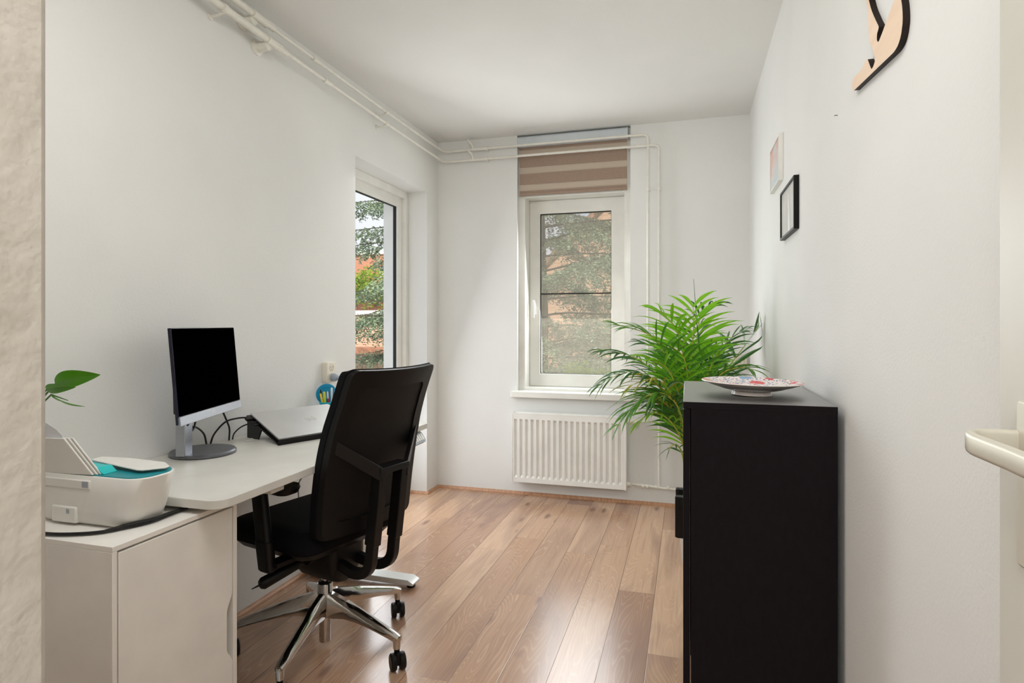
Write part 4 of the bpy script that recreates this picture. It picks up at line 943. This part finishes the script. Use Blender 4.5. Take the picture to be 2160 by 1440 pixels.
# ------------------------------------------------------------------ palm
random.seed(5)
palm = thing('potted_palm', 'bushy green potted palm in the right corner behind the black cabinet', 'plant', (.10, 3.13, 0))
PB_ = Vector((.10, 3.13, 0))
MB().lathe([(.11, 0), (.125, .01), (.15, .26), (.158, .265), (.158, .29), (.148, .292), (.143, .26), (.001, .255)], (0, 0, 0), 40).build('pot', M_pot, palm)
MB().lathe([(.142, .25), (.142, .262), (.001, .27)], (0, 0, 0), 30).build('soil', M_soil, palm)
def frond(pix, mat_, nleaf=24, ll=.2, lw_=.013, start=.42, stem_r=.004, spread=1.0, droop=.35, seed=0):
    rnd = random.Random(seed)
    pts = [at_y(x, y, Y) - PB_ for x, y, Y in pix]
    base = Vector((rnd.uniform(-.05, .05), rnd.uniform(-.05, .05), .262))
    P = spline([base] + pts, 10); n = len(P)
    acc = [0]
    for i in range(1, n): acc.append(acc[-1] + (P[i] - P[i - 1]).length)
    Lt = acc[-1]
    def at(s):
        s *= Lt
        for i in range(1, n):
            if acc[i] >= s: t = (s - acc[i - 1]) / max(1e-6, acc[i] - acc[i - 1]); return P[i - 1].lerp(P[i], t), (P[i] - P[i - 1]).normalized()
        return P[-1], (P[-1] - P[-2]).normalized()
    q = MB(); q.tube(P[::2] + ([P[-1]] if (n - 1) % 2 else []), [stem_r * (1.5 - 1.2 * i / max(1, len(P[::2]) )) for i in range(len(P[::2]) + (1 if (n - 1) % 2 else 0))], 6)
    ns = len(q.bm.faces)
    for f in q.bm.faces: f.material_index = 1
    nleaf = int(nleaf * .74); ll *= 1.4; lw_ *= 1.3
    for k in range(nleaf):
        s = start + (1 - start) * (k + .5) / nleaf
        p, t = at(s); side = t.cross(Vector((0, 0, 1)))
        if side.length < .1: side = t.cross(Vector((0, 1, 0)))
        side.normalize(); upd = side.cross(t).normalized()
        prof = sin(pi * min(1, .22 + .78 * (k / nleaf))) ** .6
        for sg in (-1, 1):
            L_ = ll * (prof * .85 + .2) * rnd.uniform(.85, 1.1)
            ang = radians(rnd.uniform(28, 42) + 16 * (1 - k / nleaf))
            d = (t * cos(ang) + side * sg * sin(ang) * spread + upd * rnd.uniform(.15, .4)).normalized()
            w = lw_ * rnd.uniform(.8, 1.15); cur = p.copy(); rows = []; m = 7
            wn_ = d.cross(upd).normalized()
            tw = rnd.uniform(-.5, .5); wn_ = (wn_ + upd * tw).normalized()
            for j in range(m + 1):
                u = j / m; ww = w * (.35 + 1.3 * u if u < .4 else 1.0 * (1 - ((u - .4) / .6) ** 1.6) * .87) * .5
                if j == m: ww = .0003
                fold = d.cross(wn_).normalized() * ww * .45
                rows.append((cur - wn_ * ww + fold, cur, cur + wn_ * ww + fold))
                d = (d + Vector((0, 0, -1)) * droop * rnd.uniform(.6, 1.3) / m * (1 + u)).normalized(); cur = cur + d * (L_ / m)
            vs = [[q.bm.verts.new(a) for a in r] for r in rows]
            for j in range(m):
                for c in (0, 1): q.bm.faces.new((vs[j][c], vs[j][c + 1], vs[j + 1][c + 1], vs[j + 1][c]))
    for v in q.bm.verts:       # keep the leaves clear of the walls
        v.co.x = min(v.co.x, XR - .012 - PB_.x); v.co.y = min(v.co.y, YF - .06 - PB_.y)
    return q.build('frond', [mat_, M_stem], palm, smooth=True, fix=False)
A, D, Mm, Yw = M_leaf1, M_leaf2, M_leaf3, M_leaf4
FR = [
 ([(1452,950,3.13),(1445,820,3.12),(1440,740,3.08),(1425,690,3.02),(1392,655,2.98)], A, 22, .20, .017, .50, .7),
 ([(1456,950,3.12),(1455,830,3.08),(1460,740,3.05),(1463,690,3.0),(1462,640,2.98)], A, 22, .19, .016, .52, .65),
 ([(1448,950,3.12),(1425,820,3.1),(1405,750,3.05),(1370,706,3.0),(1300,684,2.95)], Mm, 24, .17, .012, .50, .6),
 ([(1448,950,3.15),(1415,830,3.2),(1370,775,3.25),(1325,748,3.3),(1262,736,3.35)], D, 22, .15, .017, .48, .9),
 ([(1446,950,3.1),(1410,840,3.0),(1365,795,2.95),(1315,787,2.9),(1262,812,2.85)], D, 22, .16, .017, .45, .9),
 ([(1450,960,3.1),(1420,870,3.0),(1380,840,2.92),(1340,852,2.86),(1300,900,2.82)], Mm, 18, .16, .014, .45, .8),
 ([(1450,970,3.12),(1430,890,3.05),(1395,850,3.0),(1350,850,2.95),(1320,870,2.95)], D, 18, .15, .014, .45, .9),
 ([(1452,975,3.1),(1432,915,3.0),(1405,880,2.95),(1372,872,2.9),(1345,890,2.88)], A, 16, .13, .013, .5, .8),
 ([(1460,950,3.15),(1462,820,3.25),(1470,720,3.3),(1480,660,3.3),(1512,640,3.25)], D, 20, .15, .016, .55, .8),
 ([(1465,950,3.15),(1480,830,3.2),(1505,760,3.25),(1535,720,3.3),(1572,694,3.3)], D, 22, .16, .015, .48, .8),
 ([(1465,950,3.1),(1490,840,3.05),(1520,790,3.0),(1560,775,2.95),(1592,780,2.9)], Mm, 20, .15, .014, .45, .8),
 ([(1468,950,3.15),(1500,840,3.25),(1540,770,3.35),(1570,730,3.4),(1598,690,3.4)], D, 8, .17, .026, .62, .35),
 ([(1462,950,3.1),(1475,850,3.05),(1490,800,3.0),(1505,760,2.98),(1520,745,2.95)], A, 20, .16, .015, .45, .6),
 ([(1455,950,3.1),(1440,860,3.02),(1420,800,2.95),(1400,770,2.9),(1370,760,2.85)], A, 20, .17, .015, .45, .7),
 ([(1450,950,3.08),(1432,870,2.98),(1405,815,2.9),(1370,800,2.84),(1325,815,2.8)], Yw, 16, .17, .012, .5, .8),
 ([(1458,950,3.1),(1450,850,3.0),(1450,790,2.95),(1440,750,2.9),(1415,730,2.86)], Mm, 20, .17, .016, .5, .6),
 ([(1460,950,3.15),(1470,850,3.15),(1478,790,3.2),(1490,750,3.2),(1520,735,3.2)], D, 20, .16, .016, .5, .7),
 ([(1452,950,3.1),(1436,850,3.12),(1412,780,3.15),(1395,740,3.15),(1350,720,3.15)], D, 20, .17, .014, .5, .7),
 ([(1452,960,3.05),(1440,890,2.95),(1425,850,2.9),(1400,835,2.85),(1375,850,2.82)], D, 16, .15, .015, .5, .8),
 ([(1450,1010,3.1),(1440,960,3.02),(1430,940,2.98),(1420,938,2.95),(1408,950,2.93)], D, 6, .07, .009, .7, .8),
 ([(1456,950,3.12),(1450,840,3.12),(1448,760,3.12),(1446,720,3.1),(1430,690,3.08)], A, 20, .18, .016, .5, .6),
 ([(1448,950,3.05),(1430,860,2.95),(1400,830,2.88),(1365,835,2.82),(1335,862,2.8)], Mm, 18, .15, .013, .48, .8),
 ([(1464,950,3.12),(1480,870,3.05),(1495,820,3.0),(1530,800,2.95),(1570,805,2.9)], D, 16, .14, .013, .5, .7),
]
for i, (pix, m_, nl, ll, lwid, st, dr_) in enumerate(FR): frond(pix, m_, nl, ll, lwid, st, .0042, 1.0, dr_, 40 + i)
q = MB(); q.tube(spline([Vector((.02, 0, .262)), at_y(1484, 840, 3.05) - PB_, at_y(1478, 760, 3.02) - PB_, at_y(1470, 680, 3.0) - PB_, at_y(1463, 588, 3.0) - PB_]), [.005 - .0042 * (i / 32) ** 1.5 for i in range(33)], 8); q.build('leaf_spear', M_leaf2, palm)

# broad leaf plant at the far left, mostly behind the near wall
bp_ = thing('leafy_plant', 'green broad-leaved potted plant peeking from behind the near wall beside the printer', 'plant', (-1.70, 1.10, .70))
BL = Vector((-1.70, 1.10, .70))
MB().lathe([(.035, 0), (.04, .004), (.046, .085), (.05, .087), (.05, .095), (.044, .095), (.042, .08), (.001, .078)], (0, 0, 0), 28).build('pot', M_pot, bp_)
MB().lathe([(.042, .074), (.042, .082), (.001, .086)], (0, 0, 0), 20).build('soil', M_soil, bp_)
def broad(px0, px1, Y0, Y1, wid, up, m_=M_leafp, arch=.012):
    a0 = at_y(*px0, Y0) - BL; a1 = at_y(*px1, Y1) - BL; ax = a1 - a0; L_ = ax.length; ax.normalize(); up = Vector(up); wn_ = (up - ax * up.dot(ax)).normalized(); nn = ax.cross(wn_)
    q = MB(); m = 14; rows = []
    for j in range(m + 1):
        u = j / m; w = wid * sin(pi * u ** .8) ** .8 if 0 < j < m else .0004
        c = a0 + ax * L_ * u + nn * arch * sin(pi * u) + Vector((0, 0, .008 * sin(pi * u)))
        rows.append([q.bm.verts.new(c + wn_ * w * s + nn * abs(s) * w * .35) for s in (-1, -.5, 0, .5, 1)])
    for j in range(m):
        for c in range(4): q.bm.faces.new((rows[j][c], rows[j][c + 1], rows[j + 1][c + 1], rows[j + 1][c]))
    q.tube([Vector((0, 0, .08)), (Vector((0, 0, .12)) + a0) * .5 + Vector((0, 0, .03)), a0, a0 + ax * L_ * .5], [.003, .0025, .002, .0008], 6)
    return q.build('leaf', m_, bp_, fix=False)
broad((116, 810), (212, 790), 1.05, 1.06, .021, (0, -.25, 1))
broad((98, 822), (160, 816), 1.03, 1.02, .013, (0, -.5, 1), arch=.01)
broad((108, 832), (180, 857), 1.04, 1.03, .009, (0, -.9, .5))
broad((70, 800), (20, 740), 1.06, 1.10, .022, (0, -.4, 1)); broad((50, 780), (40, 690), 1.08, 1.10, .022, (1, -.3, 0)); broad((60, 830), (0, 850), 1.05, 1.05, .02, (0, -.4, 1))

# ------------------------------------------------------------------ outdoors
GZ = -1.6
M_grass = mat('garden_grass', (110, 140, 60), .95, vary=.3, vscale=3)
tag(MB().box((-40, 5.2, GZ - .1), (25, 60, GZ)).build('garden_ground', M_grass, smooth=False), kind='structure')
def house(name, label, x0, y0, x1, y1, h, bm_, roof='flat', cap_m=None, ridge=0.0, ang=0.0):
    t = thing(name, label, 'building', (x0, y0, GZ), ang)
    w, d = x1 - x0, y1 - y0
    MB().box((0, 0, 0), (w, d, h - GZ)).build('wall', bm_, t, smooth=False)
    if roof == 'flat': MB().box((-.1, -.1, h - GZ), (w + .1, d + .1, h - GZ + .16)).build('roof_edge', cap_m or M_paint, t, smooth=False)
    else:
        q = MB(); q.prism([(-.2, h - GZ), (w * .5, h - GZ + ridge), (w + .2, h - GZ)], lambda c: Vector((c[0], -.001, c[1])), lambda c: Vector((c[0], d + .001, c[1]))); q.build('gable', bm_, t, smooth=False)
        q = MB()
        for s_ in (0, 1):
            xa, xb = ((-.35, w * .5) if s_ == 0 else (w + .35, w * .5))
            q.prism([(xa, h - GZ - .12), (xb, h - GZ + ridge + .02), (xb, h - GZ + ridge + .2), (xa, h - GZ + .06)], lambda c: Vector((c[0], -.25, c[1])), lambda c: Vector((c[0], d + .25, c[1])))
        q.build('roof', cap_m, t, smooth=False)
    return t
M_br_red = brick_material('red_brick', (206, 138, 108), (196, 126, 98), (204, 156, 130))
M_br_tan = brick_material('tan_brick', (232, 186, 152), (222, 172, 138), (226, 200, 176))
M_br_or = brick_material('orange_brick', (236, 190, 156), (226, 174, 138), (236, 206, 180))
M_tile = mat('orange_roof_tiles', (196, 136, 104), .85, vary=.25, vscale=6)
def view_at(x, y, d): r = ray(x, y); return EP + r * (d / r.y)
# seen through the left window
p1 = view_at(700, 540, 26); p2 = view_at(860, 540, 26)
ha = house('brick_house', 'red brick house with flat roof seen far off through the left window', p1.x - 3, 26, p2.x + 1.5, 34, p1.z, M_br_red)
pw = view_at(800, 562, 26); pw2 = view_at(816, 585, 26)
q = MB().box((pw.x - (p1.x - 3), -.05, pw2.z - GZ), (pw2.x - (p1.x - 3) + .5, .02, pw.z - GZ)).build('window', M_paint, ha, smooth=False)
p1 = view_at(700, 655, 19); p2 = view_at(822, 655, 19)
house('brick_annex', 'low tan brick building with white roof edge behind the garden fence', p1.x - 3, 19, p2.x + .2, 24, p1.z - .16, M_br_tan)
ld = tag(MB().box((p1.x - 3, 17.6, GZ), (p2.x + 1, 18.4, view_at(760, 733, 17.6).z)).build('tile_ledge', M_tile), 'low orange tiled ledge just above the wooden fence outside', 'ledge')
# fence outside
fe = thing('garden_fence', 'brown wooden board fence outside the left window', 'fence', (0, 0, 0))
M_fence = mat('weathered_fence', (150, 124, 100), .9, vary=.2, vscale=5, stretch=(6, 6, .6), rgb2=(120, 100, 84))
zt = view_at(780, 746, 14).z; xa = view_at(752, 746, 14).x
for k in range(-6, 12):
    wd = .42; x = xa - .26 + k * (wd + .03)
    MB().box((x, 14, GZ), (x + wd, 14.03, zt)).build('fence_board', M_fence, fe, smooth=False)
MB().box((xa - 3, 14.03, zt - .4), (xa + 6, 14.08, zt - .3)).build('fence_rail', M_fence, fe, smooth=False)
# gabled house seen through the far window
house('gable_house', 'orange brick house with pitched tiled roof seen through the far window', -4.0, 17, 3.2, 25, 2.6, M_br_or, 'gable', M_tile, 3.4, radians(-8))

# cedar
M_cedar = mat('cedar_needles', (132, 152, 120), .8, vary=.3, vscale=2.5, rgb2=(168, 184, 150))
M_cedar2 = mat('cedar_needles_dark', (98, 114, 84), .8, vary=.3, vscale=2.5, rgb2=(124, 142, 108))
M_bark = mat('cedar_bark', (98, 84, 74), .95, vary=.3, vscale=20, bump=.5, bscale=30)
rnd = random.Random(11)
ced = thing('cedar_tree', 'large blue-green cedar with drooping branches outside both windows', 'tree', (-2.45, 9.6, GZ))
MB().tube([(0, 0, 0), (.05, 0, 3), (0, .05, 6), (-.05, 0, 9)], [.24, .2, .13, .04], 14).build('trunk', M_bark, ced)
fol = MB(); fol2 = MB(); limb = MB()
def blade(q, p, d, L_, w):
    s = d.cross(Vector((0, 0, 1)))
    if s.length < .05: s = Vector((1, 0, 0))
    s.normalize(); u = s.cross(d)
    a = rnd.uniform(0, pi); s2 = s * cos(a) + u * sin(a)
    m_ = p + d * L_ * .5; e = p + d * L_
    vs = [q.bm.verts.new(p), q.bm.verts.new(m_ + s2 * w), q.bm.verts.new(e), q.bm.verts.new(m_ - s2 * w)]
    q.bm.faces.new(vs)
def twig(p, d, L_, dens=1.0):
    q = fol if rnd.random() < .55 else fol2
    n = max(4, int(L_ / .03 * dens)); cur = p.copy(); st = L_ / n
    for i in range(n):
        d = (d + Vector((rnd.uniform(-.09, .09), rnd.uniform(-.09, .09), rnd.uniform(-.14, -.0)))).normalized(); cur = cur + d * st
        for k in range(3):
            s = Vector((rnd.uniform(-1, 1), rnd.uniform(-1, 1), rnd.uniform(-.1, .9))).normalized()
            blade(q, cur, (d * .75 + s * .8).normalized(), rnd.uniform(.035, .07), rnd.uniform(.008, .014))
EXTRA = [(5.25, pi * 1.02, 3.7), (4.75, pi * 1.01, 3.5), (4.4, pi * .985, 3.75), (4.15, pi * 1.03, 3.8), (3.35, pi * 1.0, 3.65), (3.15, pi * 1.03, 3.9), (2.95, pi * .98, 3.6), (2.55, pi * 1.01, 3.3), (2.3, pi * 1.03, 3.6)]
NL = 88
for k in range(NL + len(EXTRA)):
    z = .5 + 8.0 * (k + .5) / NL; a = k * 2.399 + rnd.uniform(-.2, .2)
    R_ = (3.2 if z < 5.5 else 3.2 - (z - 5.5) * .8) * rnd.uniform(.75, 1.08)
    if k >= NL: z, a, R_ = EXTRA[k - NL]
    if R_ < .4: continue
    d = Vector((cos(a), sin(a), .18)); cur = Vector((0, 0, z)); pts = [cur.copy()]; n = int(R_ / .16)
    # leave out limbs pointing straight away from the house: never in view
    if sin(a) > .75: R_ *= .6
    for i in range(n):
        d = (d + Vector((rnd.uniform(-.07, .07), rnd.uniform(-.07, .07), -.010 + rnd.uniform(-.05, .035)))).normalized(); cur = cur + d * .16; pts.append(cur.copy())
        if i < 2: continue
        u = i / n
        for sg in (-1, 1):
            if rnd.random() < .12: continue
            sdv = Vector((-d.y, d.x, 0)).normalized() * sg
            L_ = (.75 * (1 - u) + .28) * rnd.uniform(.6, 1.1)
            dd = (d * .65 + sdv * .75 + Vector((0, 0, -.12))).normalized(); c2 = cur.copy(); m = int(L_ / .1)
            for j in range(m):
                dd = (dd + Vector((rnd.uniform(-.1, .1), rnd.uniform(-.1, .1), -.07))).normalized(); c3 = c2 + dd * .1
                c2 = c3
                for s2 in (-1, 1):
                    if rnd.random() < .25: continue
                    sv = Vector((-dd.y, dd.x, 0)) * s2
                    twig(c2.copy(), (dd * .6 + sv * .6 + Vector((0, 0, -.25 - .2 * rnd.random()))).normalized(), rnd.uniform(.12, .26), .8)
            twig(c2, dd, .2)
        twig(cur.copy(), d, .2)
    if len(pts) > 2: limb.tube(pts, [.016 * (1 - i / len(pts)) + .004 for i in range(len(pts))], 6)
limb.build('limbs', M_bark, ced)
fol.build('foliage', M_cedar, ced, smooth=False, fix=False); fol2.build('dark_foliage', M_cedar2, ced, smooth=False, fix=False)  # darker needle tone on twigs picked at random

def shrub(name, label, c, rad, n, m_, ls=.06, seed=1, cat='shrub', stem=True):
    rn = random.Random(seed); t = thing(name, label, cat, (c[0], c[1], GZ)); q = MB(); cz_ = c[2] - GZ
    blobs = [(Vector((rn.uniform(-.6, .6) * rad[0], rn.uniform(-.6, .6) * rad[1], rn.uniform(-.5, .6) * rad[2])), rn.uniform(.35, .6)) for _ in range(14)]
    for i in range(n):
        b_, s = rn.choice(blobs); v = Vector((rn.gauss(0, 1), rn.gauss(0, 1), rn.gauss(0, 1))).normalized() * rn.random() ** .4
        p_ = b_ + Vector((v.x * rad[0] * s, v.y * rad[1] * s, v.z * rad[2] * s)) + Vector((0, 0, cz_))
        d = Vector((rn.uniform(-1, 1), rn.uniform(-1, 1), rn.uniform(-.2, 1))).normalized(); s_ = d.cross(Vector((rn.uniform(-1, 1), rn.uniform(-1, 1), rn.uniform(-1, 1)))).normalized(); L_ = ls * rn.uniform(.6, 1.2)
        q.bm.faces.new([q.bm.verts.new(p_), q.bm.verts.new(p_ + d * L_ * .5 + s_ * L_ * .28), q.bm.verts.new(p_ + d * L_), q.bm.verts.new(p_ + d * L_ * .5 - s_ * L_ * .28)])
    q.build('foliage', m_, t, smooth=False, fix=False)
    q = MB()
    for b_, s in blobs[:3]: q.tube([(b_.x * .2, b_.y * .2, 0), (b_.x * .6, b_.y * .6, cz_ * .6), (b_.x, b_.y, b_.z + cz_)], [.03, .02, .008], 6)
    q.build('stems', M_bark, t)
M_lime = leafmat('lime_leaves', (186, 200, 60), (150, 176, 44), .6, .3)
M_lime2 = leafmat('spring_leaves', (150, 178, 50), (120, 150, 44), .6, .3)
p = view_at(1235, 800, 6.4); shrub('lime_shrub', 'lime green shrub low in front of the cedar, outside the far window', (p.x + .05, 6.5, p.z - .28), (.45, .25, .46), 9000, M_lime, .045, 3)
p = view_at(1165, 815, 6.3); shrub('lime_shrub', 'smaller lime green shrub at the lower left corner of the far window view', (p.x - .25, 6.0, p.z - .30), (.22, .2, .3), 4000, M_lime, .045, 4)
p = view_at(778, 615, 25); shrub('spring_tree', 'young yellow-green tree in front of the red brick house, seen through the left window', (p.x, 25, p.z), (1.3, .4, 1.3), 1500, M_lime2, .17, 6, 'tree')
